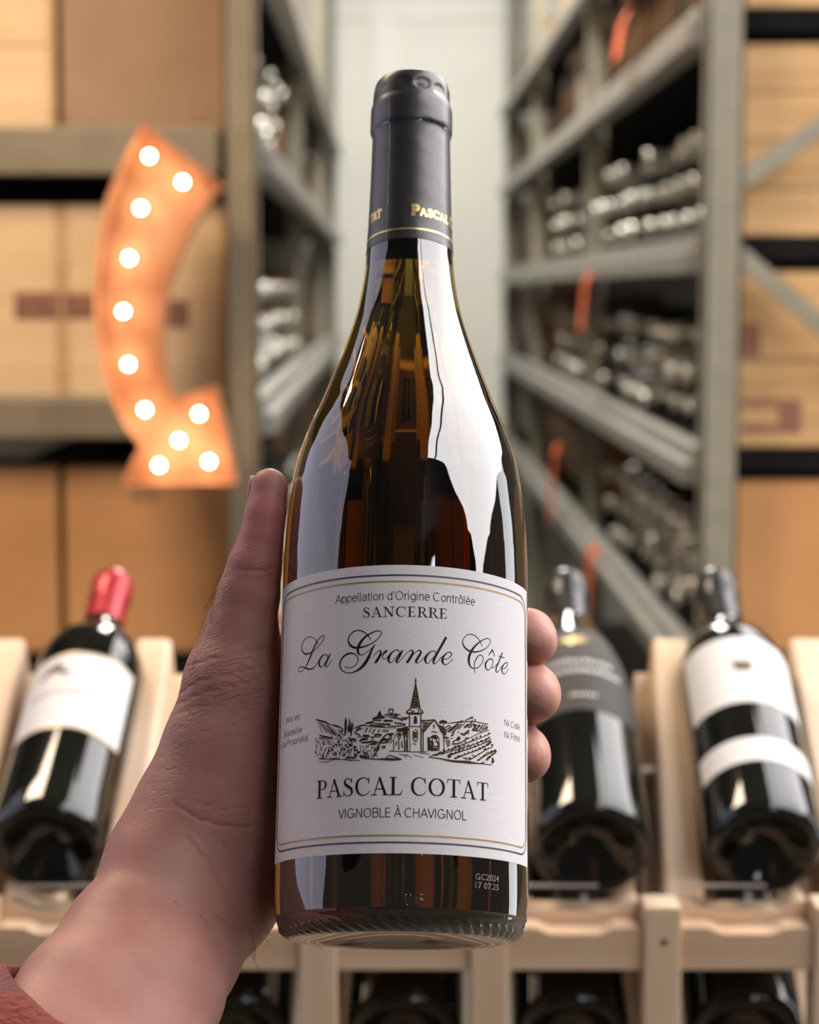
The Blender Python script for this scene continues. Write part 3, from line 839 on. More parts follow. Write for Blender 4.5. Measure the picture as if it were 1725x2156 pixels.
INK_STROKES=[[3.85,78.62,0.11,3.87,76.81,0.22,3.31,73.39,0.28,2.33,68.42,0.28],[3.91,76.82,0.17,4.47,73.42,0.26,5.37,68.51,0.3],[3.89,78.05,0.37,3.92,77.48,0.45],[3.61,74.91,0.19,4.12,74.7,0.22],[3.44,73.39,0.26,4.38,73.04,0.34],[3.32,72.63,0.26,4.49,72.2,0.37],[3.19,71.49,0.15,4.4,71.34,0.22],[3.01,70.73,0.45,4.6,70.22,0.56],[2.93,69.79,0.3,4.71,69.37,0.48],[2.84,69.03,0.19,3.78,68.78,0.26],[2.39,68.31,0.3,1.19,67.49,0.34,1.24,66.96,0.37,2.5,66.92,0.37,4.36,66.97,0.41,6.04,67.03,0.37,6.32,67.36,0.3,5.37,68.4,0.3],[2.48,68.08,0.19,3.05,67.34,0.3,3.6,67.83,0.22],[4.72,68.34,0.22,5.01,67.41,0.26],[1.89,66.75,0.22,2.06,64.88,0.22,2.09,62.63,0.28],[5.67,66.87,0.22,5.75,64.8,0.24,5.72,62.74,0.28],[1.81,62.53,0.24,3.85,62.71,0.19,5.81,62.61,0.24],[1.95,62.15,0.19,2.14,58.89,0.13,2.32,54.6,0.15],[5.78,62.46,0.28,5.81,59,0.26,5.9,54.62,0.28],[6.38,61.64,0.3,6.51,59.02,0.22,6.55,54.73,0.26],[2.5,66.58,0.13,5.3,66.66,0.13],[3.9,66.05,0.56,3.98,64.74,0.86,3.95,63.61,0.82],[3.27,61.25,0.19,3.24,59.66,0.19,3.35,58.21,0.17],[4.61,61.48,0.19,4.69,59.7,0.19,4.65,58.25,0.17],[3.35,58.24,0.17,4.61,58.21,0.17],[3.59,61.54,0.19,4.05,61.65,0.19,4.52,61.48,0.19],[3.69,60.8,0.41,3.98,59.68,0.37,3.8,58.93,0.3],[3.63,57.9,0.11,4.19,57.63,0.15,4.56,57.83,0.11],[2.61,65.64,0.13,2.52,65.07,0.09],[2.62,57.03,0.09,2.99,56.85,0.11],[3.55,56.87,0.09,4.48,56.8,0.13],[5.75,64.61,0.34,7.95,64.75,0.3,10.14,65.11,0.34],[10.14,65.11,0.3,8.35,63.04,0.24,6.49,60.71,0.26],[10.2,65.07,0.34,11.6,63.04,0.34,13.18,60.7,0.35],[13.22,60.7,0.26,13.36,57.9,0.17,13.52,55.48,0.19],[9.96,63.59,0.3,10.03,62.28,0.26],[9.22,61.12,0.24,10.27,61.27,0.19,11.04,60.94,0.24],[8.01,59.46,0.19,8.12,57.23,0.17,8.2,54.81,0.19],[8.67,59.12,0.17,9.52,59.95,0.2,10.66,60.07,0.22,11.54,59.56,0.22],[11.63,59.47,0.17,11.81,57.43,0.15,11.77,55.18,0.15],[6.08,64.06,0.3,7.58,63.94,0.22],[6.28,62.76,0.37,7.59,62.91,0.48],[6.1,61.81,0.34,7.04,61.67,0.26],[8.39,59.3,0.48,8.5,57.24,0.56,8.62,55.11,0.56],[9.14,59.33,0.75,10.29,59.49,0.82,11.06,58.88,0.75],[9.15,58.4,0.75,9.54,57.3,0.75,9.18,55.79,0.82],[8.99,55.4,0.82,10.71,55.59,0.75,11.48,55.35,0.48],[10.68,58.3,0.56,11.46,57.59,0.3,11.47,55.91,0.26],[9.74,56.56,0.22,11.27,56.46,0.3],[11.78,64.27,0.56,12.95,64.72,0.97,14.43,64.45,0.48],[13.15,63.89,0.15,13.2,63.14,0.15],[11.21,63.48,0.37,12.18,62.89,0.82,13.17,62.39,0.93,13.76,61.49,0.75],[12.19,61.95,0.75,13.37,61.28,0.86,13.97,60.38,0.48],[13.38,60.15,0.41,13.49,59.22,0.34],[0.25,54.6,0.17,3.02,54.43,0.17,7.68,54.6,0.19],[5.44,54.04,0.11,8.63,53.99,0.13],[13.42,55.29,0.17,14.21,55.06,0.15],[0.27,53.45,0.11,1.01,52.9,0.09],[1.37,53.37,0.09,3.05,52.57,0.09],[3.4,53.51,0.09,6.76,52.7,0.09],[0.16,61.37,0.86,1.08,61.48,0.93,1.91,61.87,0.45],[0.17,60.53,0.75,0.91,60.73,0.75,1.65,60.56,0.37],[0.52,59.04,0.19,0.62,54.57,0.22],[1.44,59.62,0.22,1.54,54.59,0.22],[0.11,65.03,0.26,1.87,65.53,0.19],[0.14,62.97,0.19,0.88,62.79,0.22],[0.15,62.22,0.22,1.81,62.53,0.19],[14.73,64.35,0.13,18.38,64.84,0.15,23.32,65.79,0.19,26.54,65.66,0.17,29.98,65.58,0.19],[20.7,65.67,0.17,21.99,66.37,0.26,23.54,67.11,0.45],[23.43,67.19,0.48,23.65,66.74,0.41],[17.35,64.79,0.17,19.01,65.22,0.3,20.06,65.64,0.26],[24.22,66.52,0.19,24.91,66.22,0.3],[15.73,64.56,0.11,17.35,64.82,0.15],[13.75,62.9,0.22,15.33,63.68,0.3],[14.05,62.08,0.22,15.94,63.35,0.28],[14.16,61.33,0.26,16.55,63.21,0.3,18.18,64.48,0.22],[14.95,61.39,0.3,16.96,63.06,0.37,18.59,64.52,0.26],[16.56,61.8,0.3,17.98,63.15,0.34,19.64,64.62,0.24],[18.19,62.6,0.22,19.65,63.87,0.22,20.7,64.72,0.19],[20.5,63.38,0.48,22,64.67,0.56],[20.3,60.91,0.56,21.58,62.17,0.48,22.23,62.8,0.22],[23.78,62.97,0.48,25.14,64.83,0.63],[24.92,62.91,0.41,26.31,64.77,0.45],[26.31,63.26,0.34,27.74,65.14,0.3],[27.5,63.59,0.3,28.72,65.26,0.26],[28.97,64.16,0.56,29.47,64.79,0.48],[23.34,62.83,0.19,26.79,62.84,0.22],[23.77,65.05,0.48,24.69,64.21,0.75],[25.84,64.91,0.45,26.78,64.45,0.37],[13.78,59.62,0.48,14.97,59.52,0.37],[15.76,60.33,0.26,16.56,60.77,0.56],[15.77,59.58,0.26,16.37,59.53,0.15],[18.2,61.85,0.19,18.61,61.51,0.26],[19.24,61.38,0.41,20.3,61.1,0.48],[18.01,59.01,0.93,18.83,60.21,0.86],[20.73,59.64,0.26,21.81,60.31,0.37],[15.98,57.35,0.19,16.79,58.35,0.26],[16.38,58.5,0.22,17.8,59.18,0.26],[16.18,57.74,0.19,18.43,58.02,0.37,20.52,59.24,0.19,23.79,60.89,0.15,26.79,62.37,0.17,30.37,63.73,0.15],[26.79,62.84,0.34,27.15,62.41,0.22],[12.26,54.65,0.18,16.4,56.07,0.16,20.53,58.02,0.2,24.93,59.89,0.17,30.24,62.23,0.16],[13.15,55.3,0.11,13.4,55.56,0.64,13.66,55.81,0.11],[14.62,55.46,0.11,14.93,55.73,0.61,15.24,55.99,0.11],[15.88,55.75,0.11,16.24,56.13,0.52,16.61,56.52,0.11],[16.71,56.37,0.11,17.17,56.85,0.54,17.63,57.32,0.11],[17.86,57.04,0.11,18.49,57.25,0.52,19.13,57.47,0.11],[20.54,58.7,0.11,20.95,58.82,0.51,21.36,58.94,0.11],[23.31,59.76,0.11,23.76,59.84,0.67,24.22,59.92,0.11],[24.57,60.18,0.11,25.1,60.57,0.42,25.64,60.97,0.11],[26.48,61.09,0.11,26.81,61.24,0.67,27.13,61.39,0.11],[29.74,62.62,0.11,30.41,62.63,0.44,31.09,62.66,0.11],[12.26,54,0.17,17.41,55.87,0.21,23.81,58.16,0.17,30.5,61.03,0.2],[13,54.4,0.11,13.46,54.88,0.41,13.92,55.36,0.11],[15.77,55.87,0.11,16.09,55.84,0.62,16.42,55.8,0.11],[18.28,56.86,0.11,18.92,56.87,0.35,19.55,56.88,0.11],[20.1,57.18,0.11,20.41,57.43,0.39,20.72,57.68,0.11],[25.13,59.03,0.11,25.6,59.03,0.63,26.08,59.04,0.11],[26.51,59.53,0.11,27.12,59.77,0.44,27.74,60,0.11],[28.43,59.92,0.11,28.99,60.45,0.58,29.56,60.98,0.11],[29.61,60.64,0.11,30.22,61.15,0.36,30.85,61.67,0.11],[15.21,53.83,0.17,19.49,55.58,0.23,24.94,57.72,0.22,31.02,60.43,0.25],[15.54,54.41,0.11,16.17,54.48,0.66,16.8,54.55,0.11],[16.81,54.67,0.11,17.37,55.02,0.51,17.92,55.37,0.11],[18.35,55.41,0.11,18.7,55.8,0.66,19.05,56.2,0.11],[19.47,55.96,0.11,20.01,56.27,0.34,20.56,56.59,0.11],[24.01,57.5,0.11,24.49,57.69,0.62,24.98,57.88,0.11],[25.39,58.06,0.11,25.75,58.33,0.49,26.11,58.61,0.11],[17.23,52.96,0.26,21.19,54.8,0.2,26.1,56.81,0.25,31.03,59.39,0.28],[16.89,53.1,0.11,17.29,53.22,0.51,17.69,53.34,0.11],[17.98,53.92,0.11,18.6,53.94,0.5,19.21,53.96,0.11],[21.73,55.14,0.11,22.06,55.47,0.4,22.39,55.79,0.11],[25.89,57.36,0.11,26.57,57.37,0.38,27.26,57.37,0.11],[27.46,57.98,0.11,28.1,58.09,0.45,28.74,58.21,0.11],[28.97,58.77,0.11,29.75,59.02,0.45,30.54,59.26,0.11],[30,59.55,0.11,30.86,59.79,0.48,31.73,60.04,0.11],[22.72,53.17,0.2,25.88,55.09,0.26,28.5,56.71,0.19,32.09,58.49,0.2],[21.88,53.41,0.11,22.46,53.62,0.47,23.04,53.84,0.11],[24.26,54.21,0.11,24.52,54.43,0.7,24.78,54.65,0.11],[28.09,57.14,0.11,28.77,57.24,0.69,29.45,57.34,0.11],[31.33,59,0.11,31.84,59,0.6,32.36,58.99,0.11],[25.88,53.21,0.24,29,55.26,0.23,32.63,57.14,0.27],[25.47,53.26,0.11,26.1,53.48,0.54,26.72,53.69,0.11],[27.56,54.74,0.11,28.16,55.05,0.46,28.76,55.35,0.11],[30.76,56.29,0.11,31.37,56.74,0.6,31.99,57.19,0.11],[32.16,56.95,0.11,32.9,57.31,0.55,33.66,57.69,0.11],[29.5,53.63,0.16,31.04,55.13,0.23,33.18,56.55,0.27],[29.36,54.16,0.11,29.86,54.29,0.57,30.37,54.41,0.11],[29.61,54.76,0.11,30.42,54.81,0.58,31.24,54.86,0.11],[32.86,56.38,0.11,33.39,56.91,0.57,33.93,57.44,0.11],[8.45,52.92,0.15,12.27,52.66,0.3,16.43,52.15,0.48,20.56,52.27,0.67,23.17,52.27,0.56,26.12,52.3,0.22,31.83,52.5,0.15],[9.58,53.66,0.22,11.11,53.93,0.56,12.26,54.56,0.3],[12.45,54.57,0.37,13.43,54.45,0.48],[8.45,52.92,0.19,9.58,53.66,0.19],[14.61,53.97,0.22,15.21,53.64,0.93,15.81,53.78,0.37],[31.83,54.86,0.3,32.36,53.79,0.93,31.56,53.31,0.56],[27.06,52.78,0.19,27.78,52.58,0.26,28.51,53.13,0.19],[-31.2,66.59,0.15,-29.25,65.95,0.41,-27.03,65.24,0.45,-25.83,64.64,0.26,-24.66,64.19,0.15,-22.63,63.56,0.45,-21.09,63,0.3,-19.89,61.97,0.26],[-30.13,65.86,0.15,-27.94,63.53,0.15,-25.98,61.72,0.13],[-28.86,65.33,0.15,-26.25,62.98,0.19,-24.34,60.91,0.3],[-26.76,64.39,0.22,-24.61,62.45,0.19,-22.32,60.27,0.17],[-25.82,64.26,0.15,-23.25,61.95,0.15,-20.8,60.06,0.17],[-24.61,62.45,0.37,-23.22,61,0.48,-22.55,60.57,0.19],[-21.94,62.31,0.19,-20.83,61.38,0.26,-19.85,60.27,0.22],[-29.58,64.46,0.09,-28.13,61.84,0.11],[-20.85,61.94,0.26,-19.99,61.6,0.3],[-21.89,60.7,0.48,-21.13,60.27,0.56],[-29.34,61.21,0.3,-27.85,60.67,0.41,-26.17,60.28,0.37,-24.08,59.66,0.45],[-29.82,60.31,0.15,-26.63,60.02,0.15],[-19.15,66.06,0.15,-19.1,64.08,0.67,-19.15,62.01,0.63,-19.28,60.14,0.26],[-17.88,65.51,0.15,-17.64,63.98,0.52,-17.91,62.3,0.75,-17.89,61.17,0.34],[-16.89,64.31,0.15,-16.8,62.99,0.67,-17.04,61.5,0.56,-17.14,59.9,0.26],[-18.14,63.07,0.56,-17.49,61.9,0.93,-17.11,63.01,0.56],[-16.28,62.3,0.15,-15.08,62.66,0.3,-13.51,63.15,0.34,-11.95,63.12,0.19],[-15.46,61.69,0.3,-13.89,62.45,0.41],[-15.85,61.05,0.22,-14.47,61.73,0.19,-12.9,62.22,0.15],[-15.85,60.77,0.26,-14.84,60.43,0.37,-13.83,59.73,0.26],[-13.05,59.98,0.37,-12.08,59.75,0.52,-10.72,59.7,0.26],[-9.2,59.84,0.48,-8.07,60,0.52,-6.74,59.79,0.41],[-9.2,59.84,0.37,-8.81,59.46,0.26],[-14.82,59.5,0.15,-10.91,59.3,0.15,-7.11,59.27,0.17],[-12.35,63.7,0.26,-11.57,63.9,0.34,-10.8,63.92,0.56,-9.85,63.99,0.63],[-9.84,63.8,0.22,-8.13,63.57,0.22,-7.18,63.36,0.45,-4,63.28,0.37],[-10.98,63.09,0.19,-8.68,62.92,0.41,-5.85,62.49,0.3],[-4.92,62.76,0.19,-2.87,62.66,0.26,0.27,62.78,0.22],[-11.95,63.12,0.11,-10.01,62.58,0.15,-6.22,62.31,0.15,-2.12,62.1,0.13],[-9.87,65.12,0.56,-8.54,65.45,0.63,-7.41,65.71,0.93,-5.9,65.5,0.45],[-7.5,67.69,0.19,-7.61,66.56,1.04,-7.6,65.81,1.49],[-10.04,63.99,0.19,-9.47,64.63,0.22,-7.01,64.58,0.37],[-6.26,64.47,0.48,-4.76,64.45,0.56,-3.27,64.35,0.41],[-4.54,68.21,0.26,-4.5,65.95,0.26],[-3.29,68.2,0.24,-3.26,65.95,0.24],[-4.73,68.21,0.26,-3.14,68.17,0.26],[-3.87,67.08,0.37,-3.85,66.14,0.56],[-6.1,66.35,0.19,-5.35,66.52,0.3,-4.6,66.33,0.22],[-5.34,65.58,0.41,-4.97,65.96,0.3],[-4.41,65.67,0.26,-2.54,65.38,0.37,-0.68,64.93,0.41,-0.3,64.27,0.26],[-2.93,66.32,0.67,-2.37,66.23,1.12,-1.81,65.95,0.56],[-1.82,66.51,0.17,-1.07,66.33,0.19,-0.97,65.96,0.15],[-0.69,65.39,0.19,0.8,65.41,0.3,1.54,65.52,0.22],[-2.89,63.88,0.22,-1.03,63.51,0.37,0.82,63.35,0.3],[-0.31,64.84,0.3,1.17,65.05,0.37],[1.14,67.49,0.93,1.42,67.31,0.93],[-17.83,58.73,0.48,-16.41,58.92,0.52,-15.2,58.48,0.34],[-17.62,58.34,0.19,-15.19,58.01,0.26],[-14.2,58.15,0.41,-12.83,58.66,0.67,-11.28,58.69,0.41],[-13.6,57.66,0.22,-10.88,57.74,0.37],[-10.88,57.65,0.48,-9.54,57.79,0.48,-8.02,57.48,0.3],[-9.95,59.12,0.19,-9.74,58.36,0.48],[-10.29,57.07,0.37,-8.58,57.12,0.26],[-11.25,56.82,0.19,-8.39,56.83,0.17],[-7.83,57.19,0.34,-6.35,58.85,0.41,-5.07,60.14,0.3,-2.84,60.17,0.41],[-7.55,57.28,0.3,-4.84,57.38,0.34],[-7.09,57.93,0.67,-5.79,58.47,0.75,-4.66,57.71,0.45],[-4.5,59.77,0.56,-3.39,59.76,0.37],[-4.65,57.25,0.15,-3.74,58.42,0.15,-2.9,57.89,0.19],[-2.9,58.27,0.17,-2.85,54.73,0.17],[-2.63,58.64,0.15,-2.1,60.61,0.19,-1.37,58.65,0.15],[-1.33,58.65,0.19,-1.19,54.92,0.22],[-1.05,58.28,0.15,-0.25,60.53,0.19,0.55,58.48,0.17],[0.55,58.48,0.22,0.71,54.76,0.24],[-1.93,61.35,0.93,-0.63,61.46,1.04,1.58,61.77,1.12],[-1.17,60.52,0.82,-0.97,59.4,0.56],[0.31,59.97,0.82,1.23,60.74,0.75],[-0.41,58.84,0.22,-0.41,58.66,0.22],[-0.21,57.91,0.22,-0.39,56.98,0.26,-0.09,55.68,0.22],[-3.73,57.71,0.26,-3.81,57.15,0.3],[-2.06,57.71,0.3,-2.04,56.4,0.19],[1.07,58.3,0.19,1.21,54.95,0.19],[-4.24,54.73,0.17,-1.27,54.45,0.17,1.77,54.68,0.22],[-7.73,57.19,0.37,-7.61,55.14,0.26],[-6.31,56.24,0.19,-5.56,56.04,0.26],[-29.34,53.5,0.26,-25.72,53.03,0.19,-23,52.9,0.48,-21.04,52.66,0.41],[-18.94,52.89,0.45,-17.29,52.89,0.52,-15.07,52.59,0.19],[-14.1,53.29,0.26,-12.91,52.96,0.63,-11.74,52.36,0.48],[-11.74,52.42,0.26,-8.87,52.09,0.26,-6.06,52.04,0.48,-3.27,51.94,0.63,-0.32,51.95,0.26],[-4.59,53.43,0.15,-2.36,52.68,0.26,-0.32,51.95,0.26],[-21.04,52.57,0.15,-17.68,52.17,0.19,-13.87,51.79,0.13],[-19.76,52.57,0.15,-16.66,51.83,0.15],[-1.26,53.52,0.11,1.78,53.47,0.11],[0.96,52.9,0.13,1.15,52.44,0.11],[-27.95,60.6,0.07,-27.91,60.04,0.35,-27.49,59.45,0.09],[-26.62,59.91,0.07,-26.55,59.53,0.24,-26.35,59.13,0.09],[-25.31,60.26,0.07,-25.71,59.86,0.74,-25.84,59.43,0.09],[-23,59.79,0.07,-23.15,59.49,0.17,-23.11,59.17,0.09],[-21.86,60.3,0.07,-22.15,59.64,0.25,-22.15,58.95,0.09],[-20.62,60.01,0.07,-21.08,59.52,0.37,-21.21,59,0.09],[-20.39,60.08,0.07,-20.39,59.38,0.17,-20.19,58.66,0.09],[-17.64,59.66,0.07,-17.81,59.34,0.54,-17.9,59.01,0.09],[-30.28,59.61,0.07,-30.48,59.31,0.49,-30.37,58.97,0.09],[-27.86,59.16,0.07,-27.96,58.7,0.22,-28.24,58.25,0.09],[-25.77,59.03,0.07,-25.66,58.68,0.76,-25.88,58.36,0.09],[-24.77,59.29,0.07,-24.74,58.78,0.17,-24.69,58.27,0.09],[-22.14,58.51,0.07,-22.07,58.23,0.21,-21.83,57.94,0.09],[-21.37,59.05,0.07,-21.41,58.42,0.62,-21.77,57.82,0.09],[-19.56,58.8,0.07,-19.94,58.43,0.24,-20.02,58.04,0.09],[-19.34,58.93,0.07,-19.02,58.49,0.26,-18.91,58.07,0.09],[-17.18,58.91,0.07,-17.01,58.36,0.55,-16.96,57.81,0.09],[-30.7,58.67,0.07,-30.66,58.16,0.17,-30.61,57.65,0.09],[-27.48,58.43,0.07,-27.68,58.04,0.43,-27.66,57.63,0.09],[-26.92,58.49,0.07,-26.89,58.06,0.24,-26.72,57.62,0.09],[-24.24,58.01,0.07,-24.36,57.67,0.39,-24.44,57.33,0.09],[-22.59,57.87,0.07,-22.48,57.41,0.62,-22.01,56.91,0.09],[-21.28,57.82,0.07,-21.31,57.3,0.64,-21.27,56.78,0.09],[-20.27,57.77,0.07,-20.37,57.46,0.5,-20.62,57.16,0.09],[-18.91,57.46,0.07,-18.95,57.07,0.74,-18.73,56.65,0.09],[-17.92,57.67,0.07,-17.53,56.98,0.63,-17.39,56.31,0.09],[-16.77,57.75,0.07,-16.87,57.1,0.72,-17.06,56.44,0.09],[-30.71,58.11,0.07,-30.51,57.5,0.24,-30.56,56.91,0.09],[-28.64,57.5,0.07,-28.58,56.9,0.24,-28.84,56.33,0.09],[-26.13,57.06,0.07,-26.22,56.7,0.17,-26.55,56.37,0.09],[-23.51,57.46,0.07,-23.44,56.98,0.63,-23.66,56.52,0.09],[-20.72,56.89,0.07,-20.7,56.55,0.3,-20.91,56.22,0.09],[-20.12,56.84,0.07,-19.84,56.19,0.2,-19.77,55.56,0.09],[-18.57,56.88,0.07,-18.56,56.57,0.21,-18.79,56.27,0.09],[-18.16,56.64,0.07,-18.07,56.26,0.47,-18.02,55.89,0.09],[-15.89,56.74,0.07,-15.78,56.24,0.72,-15.7,55.73,0.09],[-13.82,56.89,0.07,-13.78,56.26,0.15,-13.68,55.64,0.09],[-13.1,56.7,0.07,-12.75,56.24,0.17,-12.71,55.79,0.09],[-10.98,56.53,0.07,-11.07,56.2,0.2,-11.06,55.86,0.09],[-9.96,56.4,0.07,-9.72,55.82,0.32,-9.57,55.24,0.09],[-8.95,56.35,0.07,-8.97,55.67,0.16,-8.92,55,0.09],[-7.98,56.33,0.07,-8.24,55.84,0.46,-8.32,55.33,0.09],[-30.45,56.75,0.07,-30.73,56.36,0.18,-30.82,55.94,0.09],[-28.55,56.58,0.07,-28.31,56.19,0.29,-28.26,55.82,0.09],[-26.77,56.53,0.07,-26.84,56.12,0.33,-26.88,55.71,0.09],[-25.43,56.29,0.07,-25.26,55.74,0.67,-24.8,55.17,0.09],[-24.21,56.57,0.07,-24.07,56.01,0.61,-24.16,55.47,0.09],[-23.83,56.05,0.07,-23.71,55.66,0.47,-23.59,55.27,0.09],[-21.66,55.61,0.07,-21.75,55.36,0.24,-21.88,55.11,0.09],[-20.86,56.01,0.07,-20.6,55.34,0.23,-20.63,54.69,0.09],[-20.23,56.2,0.07,-20.36,55.8,0.58,-20.44,55.4,0.09],[-18.98,56.14,0.07,-19.32,55.68,0.73,-19.41,55.21,0.09],[-18.03,55.69,0.07,-18.04,55.2,0.7,-18.06,54.7,0.09],[-17.18,55.79,0.07,-17,55.39,0.6,-17.05,55.01,0.09],[-15.9,55.92,0.07,-15.69,55.36,0.54,-15.64,54.8,0.09],[-15,55.84,0.07,-15.03,55.3,0.38,-15.12,54.77,0.09],[-13.81,55.53,0.07,-13.83,54.85,0.21,-13.9,54.17,0.09],[-13.24,55.54,0.07,-12.89,54.89,0.18,-12.82,54.26,0.09],[-12.06,55.77,0.07,-12.25,55.32,0.17,-12.38,54.87,0.09],[-11.13,55.07,0.07,-11.16,54.78,0.44,-11.11,54.48,0.09],[-10.16,55.49,0.07,-10.29,54.98,0.2,-10.18,54.47,0.09],[-8.77,55.63,0.07,-8.9,55.03,0.59,-9.22,54.44,0.09],[-7.88,55.57,0.07,-8.17,54.92,0.59,-8.23,54.27,0.09],[-30.75,56.19,0.07,-30.75,55.69,0.61,-31.08,55.24,0.09],[-26.72,55.96,0.07,-27,55.33,0.17,-27.43,54.73,0.09],[-25.5,55.34,0.07,-25.66,54.91,0.77,-25.88,54.48,0.09],[-23.82,55,0.07,-23.86,54.75,0.24,-24.14,54.52,0.09],[-23.13,55.16,0.07,-23.29,54.67,0.21,-23.66,54.2,0.09],[-22.6,55.28,0.07,-22.55,54.79,0.56,-22.51,54.3,0.09],[-20.84,54.99,0.07,-21.02,54.58,0.63,-21.03,54.15,0.09],[-19.56,55.14,0.07,-19.7,54.7,0.18,-19.67,54.26,0.09],[-18.64,54.82,0.07,-18.91,54.51,0.24,-18.91,54.2,0.09],[-17.82,55.13,0.07,-17.86,54.63,0.35,-18.1,54.15,0.09],[-17.05,55.1,0.07,-17.09,54.51,0.21,-17.33,53.94,0.09],[-15.58,54.32,0.07,-15.64,54.02,0.71,-15.63,53.72,0.09],[-14.65,54.96,0.07,-14.64,54.5,0.73,-14.5,54.04,0.09],[-14.04,54.75,0.07,-14.06,54.41,0.52,-14.03,54.06,0.09],[-12.4,54.76,0.07,-12.52,54.16,0.34,-12.72,53.57,0.09],[-11.87,54.65,0.07,-11.88,54.12,0.57,-12.02,53.59,0.09],[-10.16,54.22,0.07,-10.15,53.91,0.23,-9.96,53.61,0.09],[-9.05,54.37,0.07,-8.96,54,0.25,-8.81,53.63,0.09],[-8.3,54.15,0.07,-8.46,53.85,0.4,-8.54,53.54,0.09],[-29.94,55.02,0.07,-30.12,54.66,0.22,-30.38,54.32,0.09],[-28.81,55.02,0.07,-28.55,54.61,0.17,-28.65,54.23,0.09],[-27.62,54.81,0.07,-27.54,54.12,0.64,-27.7,53.45,0.09],[-25.81,54.36,0.07,-26.02,54.02,0.38,-25.91,53.65,0.09],[-22.83,54.41,0.07,-23.08,54.13,0.64,-23.11,53.85,0.09],[-22.25,54.64,0.07,-22.34,54.02,0.21,-22.41,53.41,0.09],[-20.16,54.27,0.07,-20.14,53.92,0.2,-19.9,53.56,0.09],[-19.17,54.39,0.07,-19.44,53.84,0.66,-19.48,53.28,0.09],[-17.97,53.9,0.07,-17.96,53.34,0.25,-17.98,52.78,0.09],[-17.35,54.23,0.07,-17.26,53.67,0.17,-17.1,53.11,0.09],[-15.45,53.89,0.07,-15.17,53.44,0.77,-15.04,52.99,0.09],[-13.73,53.78,0.07,-13.45,53.08,0.61,-13.43,52.39,0.09],[-12.57,53.55,0.07,-12.51,52.99,0.76,-12.56,52.43,0.09],[-11.71,53.4,0.07,-11.76,53.1,0.23,-11.73,52.79,0.09],[-11.09,53.43,0.07,-11.06,52.94,0.66,-10.86,52.45,0.09],[-9.93,53.64,0.07,-9.78,52.94,0.24,-9.86,52.23,0.09],[-8.82,53.91,0.07,-9.02,53.34,0.68,-9.31,52.77,0.09],[-8.32,53.46,0.07,-8.27,53.12,0.16,-7.93,52.76,0.09]]
